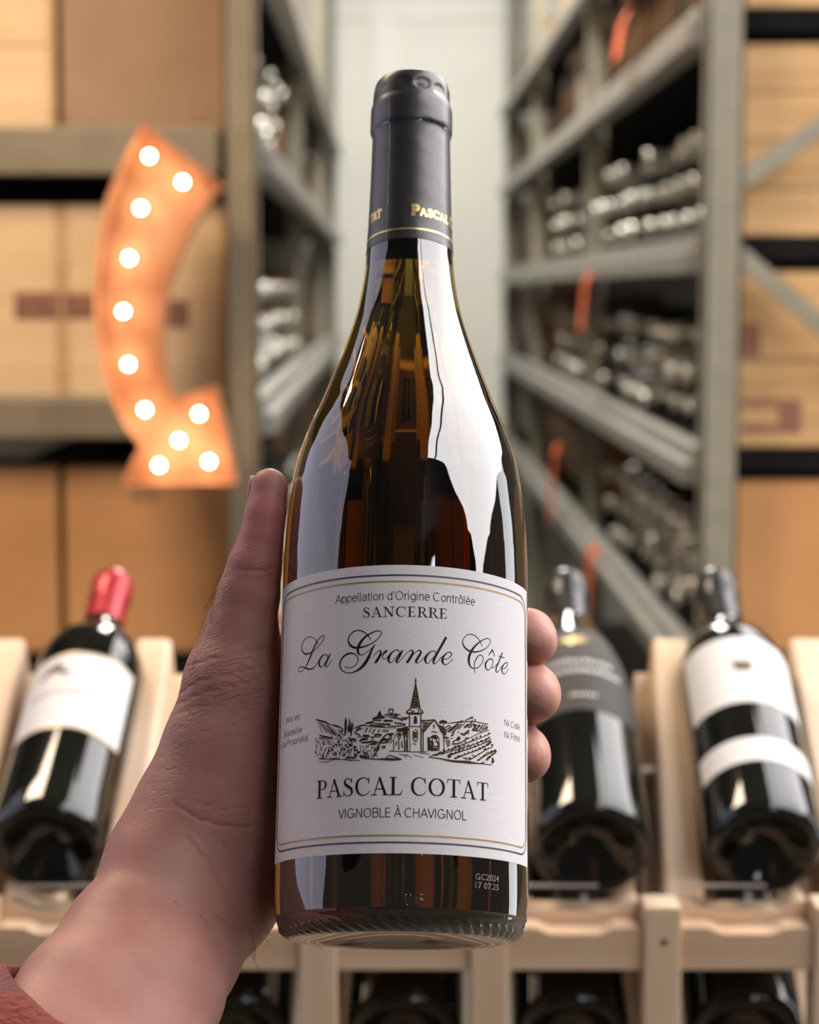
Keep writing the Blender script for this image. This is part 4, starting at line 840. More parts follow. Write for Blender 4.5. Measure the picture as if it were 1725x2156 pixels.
OCHRE_STROKES=[[11.64,54.75,0.11,12.21,54.8,0.54,12.78,54.85,0.11],[19.5,57.84,0.11,19.83,58,0.64,20.16,58.17,0.11],[22.06,58.67,0.11,22.44,58.97,0.57,22.82,59.28,0.11],[28.46,61.76,0.11,28.81,61.76,0.7,29.17,61.76,0.11],[12.29,54.2,0.11,12.47,54.43,0.63,12.65,54.65,0.11],[14.18,55.07,0.11,14.59,55.44,0.35,15,55.81,0.11],[17.01,55.82,0.11,17.37,55.98,0.35,17.73,56.14,0.11],[21.21,57.44,0.11,21.91,57.69,0.67,22.62,57.93,0.11],[23.36,58.28,0.11,23.89,58.38,0.41,24.43,58.47,0.11],[15.01,53.8,0.11,15.41,54.31,0.66,15.81,54.81,0.11],[21.22,56.17,0.11,21.59,56.54,0.63,21.96,56.92,0.11],[22.12,57.08,0.11,22.8,57.37,0.38,23.49,57.66,0.11],[27.36,59.4,0.11,27.78,59.43,0.52,28.21,59.47,0.11],[28.49,59.94,0.11,29.19,59.98,0.45,29.89,60.02,0.11],[30.44,60.66,0.11,31.05,60.78,0.43,31.67,60.92,0.11],[18.9,53.96,0.11,19.4,54.25,0.37,19.9,54.54,0.11],[20.08,54.36,0.11,20.6,54.79,0.55,21.12,55.23,0.11],[23.4,56.04,0.11,23.67,56.21,0.69,23.95,56.39,0.11],[24.51,56.53,0.11,25.27,56.62,0.55,26.03,56.71,0.11],[25.8,55.22,0.11,26.11,55.41,0.42,26.43,55.6,0.11],[27.01,56.03,0.11,27.42,56.09,0.45,27.83,56.15,0.11],[29.81,57.66,0.11,30.11,57.9,0.45,30.41,58.14,0.11],[26.34,54.33,0.11,26.9,54.38,0.4,27.47,54.44,0.11],[28.43,55.12,0.11,28.93,55.63,0.69,29.44,56.14,0.11],[29.19,56.27,0.11,29.96,56.35,0.54,30.74,56.42,0.11],[28.74,53.85,0.11,29.39,53.89,0.57,30.04,53.92,0.11],[30.33,55.14,0.11,31.16,55.44,0.37,32.01,55.75,0.11],[31.22,55.73,0.11,31.87,55.96,0.41,32.54,56.19,0.11],[31.43,56.21,0.11,32.17,56.25,0.7,32.93,56.29,0.11],[-29.3,52.32,0.17,-26.39,52.15,0.26,-23.44,52.56,0.17],[-29.09,53.62,0.3,-26.9,53.41,0.26],[-28.86,65.33,0.11,-25.98,61.82,0.13],[-26.76,64.36,0.11,-23.43,60.64,0.13],[-10.16,60.24,0.17,-9.42,61.53,0.19],[-31.08,60.4,0.07,-30.98,60.11,0.73,-31.08,59.84,0.09],[-29.07,60.6,0.07,-28.89,60.15,0.77,-28.92,59.71,0.09],[-24.04,60.48,0.07,-24.24,59.83,0.75,-24.57,59.19,0.09],[-19,59.41,0.07,-18.64,58.88,0.23,-18.4,58.36,0.09],[-16.54,59.36,0.07,-16.79,58.84,0.39,-17.1,58.31,0.09],[-29.7,59.59,0.07,-29.58,58.98,0.55,-29.79,58.4,0.09],[-27.03,59.52,0.07,-27.31,58.96,0.41,-27.55,58.39,0.09],[-24.02,58.86,0.07,-23.87,58.37,0.22,-23.4,57.86,0.09],[-18.64,58.56,0.07,-18.26,57.94,0.41,-17.89,57.32,0.09],[-29.16,58.66,0.07,-29,58.12,0.23,-29.03,57.59,0.09],[-25.51,58.27,0.07,-25.51,58,0.71,-25.14,57.7,0.09],[-23.26,58.03,0.07,-22.97,57.72,0.26,-23.04,57.43,0.09],[-27.81,57.35,0.07,-27.93,56.99,0.17,-27.67,56.59,0.09],[-25.09,57.13,0.07,-25.23,56.79,0.64,-25.48,56.47,0.09],[-24.75,56.91,0.07,-24.59,56.6,0.36,-24.65,56.32,0.09],[-22.28,56.82,0.07,-22.29,56.51,0.19,-22.44,56.22,0.09],[-16.89,57.01,0.07,-16.5,56.34,0.25,-16.41,55.69,0.09],[-15.28,56.56,0.07,-15.19,56.26,0.41,-15.3,55.97,0.09],[-11.56,56.79,0.07,-11.66,56.19,0.64,-11.74,55.6,0.09],[-29.31,56.44,0.07,-29.11,56.15,0.17,-29.17,55.88,0.09],[-29.26,55.68,0.07,-28.97,55.05,0.42,-28.64,54.42,0.09],[-27.55,55.37,0.07,-27.85,55.06,0.24,-27.83,54.72,0.09],[-11.46,54.52,0.07,-11.25,53.96,0.35,-10.83,53.39,0.09],[-26.77,54.52,0.07,-26.62,53.97,0.21,-26.35,53.4,0.09],[-24.41,54.11,0.07,-24.62,53.77,0.23,-24.6,53.4,0.09],[-20.81,54.3,0.07,-20.97,53.64,0.23,-21.21,52.98,0.09],[-15.83,53.9,0.07,-15.82,53.22,0.71,-16.13,52.56,0.09]]
OCHRE_PATCHES=[[3.88,76.43,0,4.32,73.42,0,5.18,68.54,0,2.57,68.46,0,3.5,73.39,0],[6.45,64.08,0,9.47,64.51,0,7.6,61.88,0,6.3,60.89,0],[13.68,59.05,0,15.57,58.81,0,15.39,56.93,0,14.59,56.49,0],[15.75,61.45,0,17.37,62.34,0,16.77,60.78,0],[21.35,63.85,0,23.32,65.95,0,23.77,66.94,0,23.33,63.68,0,22.01,63.35,0],[20.72,61.52,0,22.45,62.83,0,22.24,61.29,0],[23.33,63.2,0,25.84,63.96,0,25.61,62.7,0],[27.03,63.34,0,29.98,65.05,0,29.73,63.87,0,27.51,62.93,0],[19.71,53.54,0,21.84,53.92,0,21.63,52.78,0],[23.38,54.83,0,24.5,55.13,0,23.38,54.08,0],[3.31,60.97,0,4.52,61.01,0,4.55,58.95,0,3.43,58.92,0],[0.26,60.72,0,1.37,60.55,0,1.3,58.87,0,0.28,59.04,0],[17.43,53.53,0,18.66,54.2,0,18.05,53.21,0],[21.85,52.99,0,23.38,53.89,0,22.72,52.89,0],[0.17,60.91,0,1.28,61.02,0,1.48,59.25,0,0.28,59.23,0],[2.99,57.41,0,3.92,57.07,0,3.74,56.78,0],[-12.68,60.71,0,-11.93,62.37,0,-11.16,62.43,0,-12.09,60.69,0],[-11.13,60.84,0,-10.58,62.13,0,-10.19,61.93,0,-10.74,60.64,0],[-9.97,60.24,0,-9.43,61.91,0,-8.85,61.71,0,-9.59,60.23,0],[-8.27,60.76,0,-7.72,61.77,0,-7.24,61.58,0,-7.7,60.56,0],[-6.76,60.91,0,-6.4,61.66,0,-4.53,61.45,0,-4.89,60.7,0],[-13.59,57.57,0,-10.88,57.65,0,-11.06,57.19,0,-13.2,57.27,0],[-9.91,57.24,0,-8.21,57.39,0,-8.39,56.83,0],[-5.41,58.47,0,-3.57,59.58,0,-3.37,58.83,0,-4.29,58.08,0],[-5.32,52.87,0,-4.21,53.05,0,-4.94,52.13,0],[-12.35,53.78,0,-11.38,53.93,0,-11.55,52.63,0],[-4.05,66.7,0,-3.49,66.7,0,-3.48,66.04,0,-4.13,66.04,0],[0.68,60.17,0,1.69,60.37,0,1.71,59.06,0,0.88,59.05,0],[-7.06,56.25,0,-5.38,56.41,0,-5.55,55.48,0,-6.48,55.31,0]]

# ---------------------------------------------------------------- the held bottle
BASE = Vector((-0.00298818, 0.67323086, 1.33683965))
AX = Vector((0.01254859, 0.38390678, 0.92328658)).normalized()
LY = (FW - AX * FW.dot(AX)).normalized()
LX = LY.cross(AX)
BOT = axes(BASE, LX, LY, AX)
bottle = empty('wine_bottle', M=BOT)
tag(bottle, 'amber glass white wine bottle with cream label and black capsule, held up in the hand', 'bottle')
M_['held_glass'] = glass_material('amber_bottle_glass', (0.70, 0.585, 0.10), 118, 1.38, coat=1.0)
RL = 0.04265

WALL = [(0.0345, -0.0016), (0.0368, -0.0012), (0.0392, 0.0006), (0.0408, 0.0030), (0.0414, 0.0050), (0.0418, 0.0056), (0.0421, 0.0085), (0.04235, 0.0125), (0.0425, 0.018), (0.0425, 0.070), (0.0425, 0.119), (0.0424, 0.1287), (0.04185, 0.140), (0.0408, 0.1515),
        (0.0402, 0.1560), (0.0389, 0.1631), (0.0373, 0.1690), (0.0354, 0.1748), (0.0332, 0.1803), (0.0310, 0.1855), (0.0282, 0.1930), (0.0256, 0.2000), (0.0232, 0.2068), (0.0211, 0.2132), (0.01935, 0.2191), (0.0180, 0.2253), (0.0170, 0.2314), (0.0162, 0.2378), (0.01575, 0.2439), (0.0154, 0.2500), (0.0149, 0.262), (0.01425, 0.280), (0.0142, 0.2905), (0.0150, 0.2925), (0.0150, 0.301), (0.0135, 0.3085), (0.0, 0.3095)]
PUNT = [(0.0, 0.0040)] + [(0.0325 * i / 24, 0.0040 - 0.0054 * (i / 24) ** 2) for i in range(1, 25)]


def catmull(pts, n=8):
    out = []
    p = [pts[0]] + list(pts) + [pts[-1]]
    for i in range(1, len(p) - 2):
        for k in range(n):
            t = k / n
            out.append(tuple(0.5 * (2 * p[i][d] + (p[i + 1][d] - p[i - 1][d]) * t + (2 * p[i - 1][d] - 5 * p[i][d] + 4 * p[i + 1][d] - p[i + 2][d]) * t * t + (3 * p[i][d] - p[i - 1][d] - 3 * p[i + 1][d] + p[i + 2][d]) * t ** 3) for d in range(len(pts[0]))))
    out.append(tuple(pts[-1]))
    return out


def wall_radius(z):
    for (r0, z0), (r1, z1) in zip(WALL, WALL[1:]):
        if z0 <= z <= z1:
            return r0 + (r1 - r0) * (z - z0) / max(z1 - z0, 1e-9)
    return 0.0425 if z < 0.1 else 0.015


def knurl(r, z, t):
    # stippled bearing ring around the heel
    if -0.0017 < z < 0.0026 and r > 0.0335:
        k = math.sin(math.pi * min(1, (z + 0.0022) / 0.0048))
        s = (t * 56 / (2 * math.pi) + z * 330) % 1.0
        return r + 0.0021 * k * (0.5 - abs(s - 0.35) * 1.45)
    return r


smooth = catmull(WALL[:5], 5) + WALL[5:12] + catmull(WALL[11:31], 5)[1:] + WALL[31:]
M_['heel_glass'] = material('moulded_heel_glass', (0.020, 0.013, 0.006), 0.07, color2=(0.024, 0.016, 0.007), scale=(60, 60, 60), spec=0.9, coat=1.0)
M_['heel_glass'].node_tree.nodes['Principled BSDF'].inputs['Coat IOR'].default_value = 1.55
kb = next(i for i, q in enumerate(smooth) if q[1] > 0.0051)
MB().lathe(PUNT + smooth[:kb + 1], 336, mod=knurl, mi=1).lathe(smooth[kb:], 336, mi=0).build('bottle_glass', [M_['held_glass'], M_['heel_glass']], bottle)

# capsule
M_['cap_foil'] = material('black_tin_capsule', (0.040, 0.035, 0.037), 0.42, metal=0.35, color2=(0.048, 0.043, 0.045), scale=(60, 60, 60), coat=0.35, bump=0.12, bscale=(130, 130, 90))
M_['seam'] = material('bare_tin_seam', (0.55, 0.53, 0.53), 0.3, metal=0.8, color2=(0.30, 0.29, 0.29), scale=(30, 30, 260))
M_['gold_foil'] = material('gold_foil_print', (0.80, 0.59, 0.28), 0.30, metal=0.75, color2=(0.72, 0.52, 0.23), scale=(300, 300, 300))
CAP = [(0.01590, 0.2443), (0.01575, 0.2470), (0.01555, 0.2505), (0.01530, 0.2560), (0.01510, 0.2620), (0.01485, 0.2705), (0.01462, 0.2800), (0.01447, 0.2870), (0.01447, 0.2902), (0.01466, 0.2916), (0.01508, 0.2926), (0.01522, 0.2938), (0.01522, 0.2962), (0.01520, 0.2990), (0.01510, 0.3015), (0.01478, 0.3030), (0.01450, 0.3042), (0.01438, 0.3065), (0.01415, 0.3090), (0.01372, 0.3112), (0.01305, 0.3127), (0.0118, 0.3134), (0.0080, 0.3137), (0.0, 0.3138)]
capc = catmull(CAP, 4)


def dents(r, z, t):
    if r < 0.004:
        return r
    if t > math.pi:
        t -= 2 * math.pi
    d = 0.0
    for tc, zc, at, az, dp in ((0.28, 0.3072, 0.25, 0.0026, 0.00055), (0.80, 0.3060, 0.24, 0.0028, 0.00055), (-0.20, 0.3078, 0.16, 0.0024, 0.0004), (1.45, 0.3065, 0.25, 0.0026, 0.0005), (-1.0, 0.307, 0.3, 0.002, 0.0003), (2.3, 0.306, 0.3, 0.0026, 0.0004), (-2.0, 0.306, 0.3, 0.0026, 0.0004)):
        q = ((t - tc) / at) ** 2 + ((z - zc) / az) ** 2
        if q < 1:
            d -= dp * (1 - q ** 3)
    # slight waviness of the foil sleeve
    d += 0.00005 * math.sin(3.1 * t + z * 300) * math.sin(z * 420 + 2 * t)
    return r + d


_cb = M_['cap_foil'].node_tree.nodes['Principled BSDF']
_cb.inputs['Coat Roughness'].default_value = 0.27
_cb.inputs['Coat IOR'].default_value = 1.75
capsule = MB().lathe(capc, 120, mod=dents).build('capsule', M_['cap_foil'], bottle)


def cap_r(z):
    for (r0, z0), (r1, z1) in zip(capc, capc[1:]):
        if z0 <= z <= z1:
            return r0 + (r1 - r0) * (z - z0) / max(z1 - z0, 1e-9)
    return 0.0147


def on_cap(u, v, off=0.00012):
    r = cap_r(v) + off
    t = u / 0.0156
    return (r * math.sin(t), -r * math.cos(t), v)


def on_label(u, v, off=0.00006):
    r = RL + off
    t = u / RL
    return (r * math.sin(t), -r * math.cos(t), v)


def on_glass(u, v, off=0.00012):
    r = wall_radius(v) + off
    t = u / 0.0425
    return (r * math.sin(t), -r * math.cos(t), v)


def ribbon(m, pts, surf, sub=3, k=0.001, mi=0, off=None):
    """a pen stroke of varying width; pts = (u, v, width)"""
    c = catmull(pts, sub) if sub > 1 and len(pts) > 2 else list(pts)
    L, R = [], []
    for i, (u, v, w) in enumerate(c):
        a, b = c[max(i - 1, 0)], c[min(i + 1, len(c) - 1)]
        dx, dy = b[0] - a[0], b[1] - a[1]
        d = math.hypot(dx, dy) or 1e-9
        nx, ny = -dy / d * w / 2, dx / d * w / 2
        L.append((u + nx, v + ny))
        R.append((u - nx, v - ny))
    kw = {} if off is None else {'off': off}
    vs = [surf(x * k, y * k, **kw) for x, y in L] + [surf(x * k, y * k, **kw) for x, y in R]
    n = len(c)
    return m.add(vs, [(i + n, i + n + 1, i + 1, i) for i in range(n - 1)], mi=mi)


def triples(l):
    return [tuple(l[i:i + 3]) for i in range(0, len(l), 3)]


# the label: a thin sheet of laid paper wrapped around the front
M_['held_label'] = None
lm = bpy.data.materials.new('laid_label_paper')
lm.use_nodes = True
nt = lm.node_tree
bs = nt.nodes['Principled BSDF']
bs.inputs['Base Color'].default_value = (0.735, 0.70, 0.71, 1)
bs.inputs['Roughness'].default_value = 0.62
bs.inputs['Specular IOR Level'].default_value = 0.3
uvn = nt.nodes.new('ShaderNodeUVMap')
hs = []
for sc, amt in (((2.2, 62, 1), 1.0), ((55, 1.6, 1), 0.35)):
    mp = nt.nodes.new('ShaderNodeMapping')
    mp.inputs['Scale'].default_value = sc
    nt.links.new(uvn.outputs[0], mp.inputs[0])
    nz = nt.nodes.new('ShaderNodeTexNoise')
    nz.inputs['Scale'].default_value = 1.6
    nz.inputs['Detail'].default_value = 3
    nt.links.new(mp.outputs[0], nz.inputs[0])
    ml = nt.nodes.new('ShaderNodeMath')
    ml.operation = 'MULTIPLY'
    ml.inputs[1].default_value = amt
    nt.links.new(nz.outputs[0], ml.inputs[0])
    hs.append(ml)
ad = nt.nodes.new('ShaderNodeMath')
nt.links.new(hs[0].outputs[0], ad.inputs[0])
nt.links.new(hs[1].outputs[0], ad.inputs[1])
bn = nt.nodes.new('ShaderNodeBump')
bn.inputs['Strength'].default_value = 0.55
bn.inputs['Distance'].default_value = 0.0003
nt.links.new(ad.outputs[0], bn.inputs['Height'])
nt.links.new(bn.outputs[0], bs.inputs['Normal'])
M_['held_label'] = lm
U0, U1, V0, V1 = -0.0590, 0.0575, 0.0222, 0.1161
nu = 72
m = MB()
vs = []
for off in (0.0, -0.00013):
    for v in (V0, (V0 + V1) / 2, V1):
        for i in range(nu):
            vs.append(on_label(U0 + (U1 - U0) * i / (nu - 1), v, off))
fs = []
for j in range(2):
    for i in range(nu - 1):
        a = j * nu + i
        fs.append((a, a + 1, a + nu + 1, a + nu))
        a += 3 * nu
        fs.append((a + nu, a + nu + 1, a + 1, a))
for i in range(nu - 1):
    fs.append((i + 1, i, 3 * nu + i, 3 * nu + i + 1))
    a = 2 * nu + i
    fs.append((a, a + 1, a + 1 + 3 * nu, a + 3 * nu))
for j in range(2):
    a = j * nu
    fs.append((a, a + nu, a + 4 * nu, a + 3 * nu))
    a += nu - 1
    fs.append((a + nu, a, a + 3 * nu, a + 4 * nu))
m.add(vs, fs, True)
label = m.build('paper_label', lm, bottle)
uvl = label.data.uv_layers.new(name='UVMap')
for lp in label.data.loops:
    x, y, z = label.data.vertices[lp.vertex_index].co
    uvl.data[lp.index].uv = (math.atan2(x, -y) * RL * 100, z * 100)
label.data.polygons.foreach_set('use_smooth', [True] * len(label.data.polygons))
es = label.modifiers.new('edges', 'EDGE_SPLIT')
es.split_angle = math.radians(40)

M_['ink'] = material('dark_plum_ink', (0.018, 0.010, 0.015), 0.55, color2=(0.026, 0.016, 0.022), scale=(400, 400, 400), spec=0.08)
M_['thin_ink'] = material('soft_plum_ink', (0.036, 0.024, 0.030), 0.55, color2=(0.050, 0.035, 0.042), scale=(400, 400, 400), spec=0.08)
M_['line_ink'] = material('slate_line_ink', (0.060, 0.058, 0.082), 0.5, color2=(0.05, 0.05, 0.07), scale=(300, 300, 300))
M_['gold_ink'] = material('old_gold_ink', (0.42, 0.285, 0.105), 0.42, metal=0.25, color2=(0.34, 0.225, 0.08), scale=(90, 90, 90))
M_['sepia'] = material('sepia_ink', (0.032, 0.018, 0.012), 0.6, color2=(0.060, 0.036, 0.022), scale=(500, 500, 500), spec=0.08)
M_['ochre'] = material('ochre_ink', (0.26, 0.165, 0.055), 0.6, color2=(0.15, 0.095, 0.04), scale=(450, 450, 450), spec=0.08)


def frame_line(u0, u1, v0, v1, r, w):
    pts = []
    for cx, cy, a0 in ((u1 - r, v1 - r, 0), (u0 + r, v1 - r, 90), (u0 + r, v0 + r, 180), (u1 - r, v0 + r, 270)):
        pts += [(cx + r * math.cos(math.radians(a0 + k * 9)), cy + r * math.sin(math.radians(a0 + k * 9))) for k in range(11)]
    pts.append(pts[0])
    out = []
    for (a, b), (c, d) in zip(pts, pts[1:]):
        n = max(1, int(math.hypot(c - a, d - b) / 1.5))
        out += [(a + (c - a) * i / n, b + (d - b) * i / n, w) for i in range(n)]
    out.append((*pts[-1], w))
    return out


m = MB()
ribbon(m, frame_line(-56.6, 55.4, 25.6, 112.65, 6.5, 0.56), on_label, 1)
m.build('border_line', M_['line_ink'], label)
m = MB()
ribbon(m, frame_line(-55.9, 54.4, 27.8, 110.55, 5.4, 0.50), on_label, 1)
m.build('gold_border_line', M_['gold_ink'], label)
m = MB()
for s in SCRIPT_STROKES:
    ribbon(m, [(u, v, w * 1.05 + 0.07) for u, v, w in triples(s)], on_label, 4)
m.build('script_lettering', M_['ink'], label)
m = MB()
for s in INK_STROKES:
    ribbon(m, [(u, v, w * 1.15 + 0.05) for u, v, w in triples(s)], on_label, 2, off=0.00012)
m.build('village_drawing', M_['sepia'], label)
m = MB()
for s in OCHRE_STROKES:
    ribbon(m, triples(s), on_label, 2, off=0.00008)
for s in OCHRE_PATCHES:
    t3 = triples(s)
    m.add([on_label(u * 0.001, v * 0.001, 0.00005) for u, v, _ in t3], [tuple(range(len(t3)))[::-1]])
m.build('village_tint', M_['ochre'], label)

# Roman capitals drawn as pen strokes in a unit-height square: list of strokes, advance
T = 0.055
K = 0.155
GL = {
    'P': ([[(.2, 0, K), (.2, 1, K)], [(.0, .02, T), (.40, .02, T)], [(.0, .98, T), (.3, .98, T)], [(.24, .975, .045), (.42, .97, .05), (.58, .9, .09), (.645, .75, .14), (.59, .58, .1), (.44, .49, .05), (.24, .48, .045)]], .72),
    'A': ([[(.13, .0, .05), (.455, 1.02, .055)], [(.425, 1.0, .12), (.79, 0, .145)], [(.22, .34, T), (.66, .34, T)], [(-.03, .02, T), (.29, .02, T)], [(.61, .02, T), (.98, .02, T)]], .95),
    'S': ([[(.535, .69, .03), (.53, .97, .045)], [(.525, .80, .03), (.45, .93, .045), (.31, .985, .05), (.17, .93, .075), (.115, .78, .115), (.19, .63, .15), (.36, .52, .165), (.52, .39, .15), (.57, .23, .12), (.5, .07, .075), (.33, .01, .05), (.17, .06, .045), (.08, .20, .035)], [(.065, .03, .045), (.06, .32, .03)]], .68),
    'C': ([[(.815, .74, .035), (.73, .91, .05), (.56, .985, .05), (.35, .95, .075), (.19, .82, .12), (.115, .6, .15), (.115, .4, .15), (.19, .19, .12), (.36, .04, .075), (.57, .012, .05), (.75, .09, .045), (.875, .25, .03)], [(.83, .66, .03), (.82, 1.0, .045)]], .93),
    'L': ([[(.2, 0, K), (.2, 1, K)], [(.0, .02, T), (.62, .02, T)], [(.0, .98, T), (.4, .98, T)], [(.5, .02, .05), (.63, .09, .06), (.71, .30, .02)]], .74),
    'O': ([[(.5 + .40 * math.cos(q * math.pi / 12), .5 + .47 * math.sin(q * math.pi / 12), .045 + .105 * abs(math.cos(q * math.pi / 12)) ** 1.3) for q in range(25)]], 1.03),
    'T': ([[(.42, 0, K), (.42, 1, K)], [(.05, .975, .05), (.79, .975, .05)], [(.055, .98, .05), (.03, .73, .02)], [(.785, .98, .05), (.81, .73, .02)], [(.22, .02, T), (.62, .02, T)]], .84),
    'N': ([[(.19, 0, .055), (.19, 1, .055)], [(.17, 1.0, .13), (.80, 0.02, .15)], [(.80, 0, .055), (.80, 1, .055)], [(.03, .02, T), (.35, .02, T)], [(.0, .98, T), (.24, .98, T)], [(.64, .98, T), (.96, .98, T)]], .98),
    'E': ([[(.2, 0, K), (.2, 1, K)], [(.0, .98, T), (.63, .98, T)], [(.0, .02, T), (.64, .02, T)], [(.2, .51, T), (.5, .51, T)], [(.5, .39, .03), (.5, .63, .03)], [(.61, .98, .05), (.64, .74, .02)], [(.52, .02, .05), (.64, .09, .06), (.72, .29, .02)]], .76),
    'R': ([[(.2, 0, K), (.2, 1, K)], [(.0, .02, T), (.40, .02, T)], [(.0, .98, T), (.3, .98, T)], [(.24, .975, .045), (.42, .97, .05), (.57, .9, .09), (.63, .76, .13), (.58, .6, .1), (.44, .52, .05), (.24, .51, .045)], [(.42, .51, .09), (.76, .0, .145)], [(.72, .02, T), (.92, .02, T)]], .86),
}


def serif_text(m, text, u0, u1, base, height, surf, gap=0.06, bold=0.0, caps=None, off=None):
    """Roman capitals fitted between u0 and u1 (millimetres)"""
    def size(i):
        return height if caps is None or i in caps else height * 0.74
    tot = 0.0
    for i, ch in enumerate(text):
        tot += (0.36 if ch == ' ' else GL[ch][1] + gap) * size(i)
    k = (u1 - u0) / (tot - gap * size(len(text) - 1))
    x = u0
    for i, ch in enumerate(text):
        h = size(i)
        if ch != ' ':
            for s in GL[ch][0]:
                ribbon(m, [(x + a * h * k, base + b * h, max(w, bold * 0.7) * h * (1 + bold)) for a, b, w in s], surf, 5, off=off)
        x += (0.36 if ch == ' ' else GL[ch][1] + gap) * h * k
    return m


def sans_mesh(text, offset=0.0):
    """flat outline lettering in the built-in sans face: vertices, faces, cap height"""
    cu = bpy.data.curves.new('text', 'FONT')
    cu.body = text
    cu.offset = offset
    cu.resolution_u = 3
    o = bpy.data.objects.new('text', cu)
    COL.objects.link(o)
    bpy.context.view_layer.update()
    me = o.evaluated_get(bpy.context.evaluated_depsgraph_get()).to_mesh()
    v = [(p.co.x, p.co.y) for p in me.vertices]
    f = [tuple(p.vertices) for p in me.polygons]
    o.to_mesh_clear()
    bpy.data.objects.remove(o)
    bpy.data.curves.remove(cu)
    return v, f


CAPH = max(q[1] for q in sans_mesh('H')[0])


def sans_text(m, text, u0, u1, base, caph, surf, offset=0.0, off=None):
    v, f = sans_mesh(text, offset)
    x0, x1 = min(q[0] for q in v), max(q[0] for q in v)
    kw = {} if off is None else {'off': off}
    vs = [surf((u0 + (x - x0) / (x1 - x0) * (u1 - u0)) * 0.001, (base + y / CAPH * caph) * 0.001, **kw) for x, y in v]
    return m.add(vs, f)


def arc(cx, cy, rx, ry, a0, a1, n=14):
    return [(cx + rx * math.cos(math.radians(a0 + (a1 - a0) * i / n)), cy + ry * math.sin(math.radians(a0 + (a1 - a0) * i / n))) for i in range(n + 1)]


RING = arc(.29, .36, .23, .36, 0, 360, 20)
# plain sans letters as single-width pen lines: straight ('l') or curved ('c') strokes, advance
SANS = {
    'A': ([('l', [(0, 0), (.34, 1), (.68, 0)]), ('l', [(.12, .33), (.56, .33)])], .74), 'V': ([('l', [(0, 1), (.33, 0), (.66, 1)])], .72),
    'I': ([('l', [(.09, 0), (.09, 1)])], .30), 'N': ([('l', [(.08, 0), (.08, 1), (.66, 0), (.66, 1)])], .86), 'O': ([('l', arc(.43, .5, .37, .5, 0, 360, 24))], .95),
    'G': ([('l', arc(.43, .5, .37, .5, 42, 335, 20)), ('l', [(.46, .46), (.79, .46), (.79, .10)])], .98),
    'B': ([('l', [(.08, 0), (.08, 1)]), ('c', [(.08, 1), (.36, 1), (.55, .92), (.58, .76), (.52, .60), (.36, .53), (.08, .53)]), ('c', [(.36, .53), (.57, .46), (.64, .27), (.57, .08), (.36, 0), (.08, 0)])], .76),
    'L': ([('l', [(.08, 1), (.08, 0), (.52, 0)])], .60), 'E': ([('l', [(.55, 1), (.08, 1), (.08, 0), (.56, 0)]), ('l', [(.08, .52), (.50, .52)])], .70),
    'C': ([('l', arc(.43, .5, .37, .5, 48, 312, 20))], .88), 'H': ([('l', [(.08, 0), (.08, 1)]), ('l', [(.65, 0), (.65, 1)]), ('l', [(.08, .52), (.65, .52)])], .86),
    'M': ([('l', [(.08, 0), (.08, 1), (.43, .08), (.78, 1), (.78, 0)])], .98), 'P': ([('l', [(.08, 0), (.08, 1)]), ('c', [(.08, 1), (.36, 1), (.57, .92), (.62, .74), (.55, .55), (.36, .47), (.08, .47)])], .72),
    'F': ([('l', [(.08, 0), (.08, 1), (.56, 1)]), ('l', [(.08, .53), (.50, .53)])], .64),
    'a': ([('c', [(.07, .55), (.14, .68), (.28, .72), (.42, .67), (.47, .52)]), ('l', [(.47, .53), (.47, 0)]), ('c', [(.47, .43), (.22, .39), (.08, .30), (.06, .16), (.13, .03), (.26, 0), (.40, .07), (.47, .20)])], .60),
    'p': ([('l', [(.08, -.25), (.08, .72)]), ('l', [(x + .03, y) for x, y in RING])], .64), 'e': ([('l', [(.07, .38), (.52, .38)] + arc(.29, .36, .23, .36, 4, 318, 18))], .61),
    'l': ([('l', [(.08, 0), (.08, 1)])], .27), 't': ([('c', [(.15, .93), (.15, .5), (.15, .16), (.20, .02), (.31, .0)]), ('l', [(.01, .70), (.31, .70)])], .38),
    'i': ([('l', [(.08, 0), (.08, .72)]), ('l', [(.08, .90), (.08, 1.0)])], .27), 'o': ([('l', RING)], .62),
    'n': ([('l', [(.08, 0), (.08, .72)]), ('c', [(.08, .46), (.15, .65), (.28, .72), (.42, .66), (.46, .48)]), ('l', [(.46, .5), (.46, 0)])], .60),
    'd': ([('l', RING), ('l', [(.51, 0), (.51, 1)])], .64), '\u2019': ([('l', [(.10, 1.02), (.06, .80)])], .22),
    'r': ([('l', [(.08, 0), (.08, .72)]), ('c', [(.08, .44), (.14, .63), (.24, .70), (.34, .71)])], .39),
    'g': ([('l', RING), ('l', [(.51, .72), (.51, .0)]), ('c', [(.51, .0), (.48, -.17), (.30, -.26), (.10, -.19)])], .64),
    's': ([('c', [(.43, .57), (.37, .69), (.25, .72), (.11, .67), (.08, .54), (.15, .43), (.30, .36), (.42, .28), (.44, .15), (.36, .03), (.24, 0), (.10, .05), (.05, .18)])], .54),
    'u': ([('c', [(.08, .72), (.08, .45), (.09, .20), (.15, .04), (.27, 0), (.40, .07), (.46, .24)]), ('l', [(.46, .72), (.46, 0)])], .60),
}
for ch, base_, acc in (('\u00e9', 'e', [(.24, .84), (.36, 1.02)]), ('\u00f4', 'o', [(.14, .84), (.29, 1.02), (.44, .84)]), ('\u00c0', 'A', [(.24, 1.30), (.38, 1.13)]), ('\u00e0', 'a', [(.18, 1.02), (.30, .84)])):
    SANS[ch] = (SANS[base_][0] + [('l', acc)], SANS[base_][1])


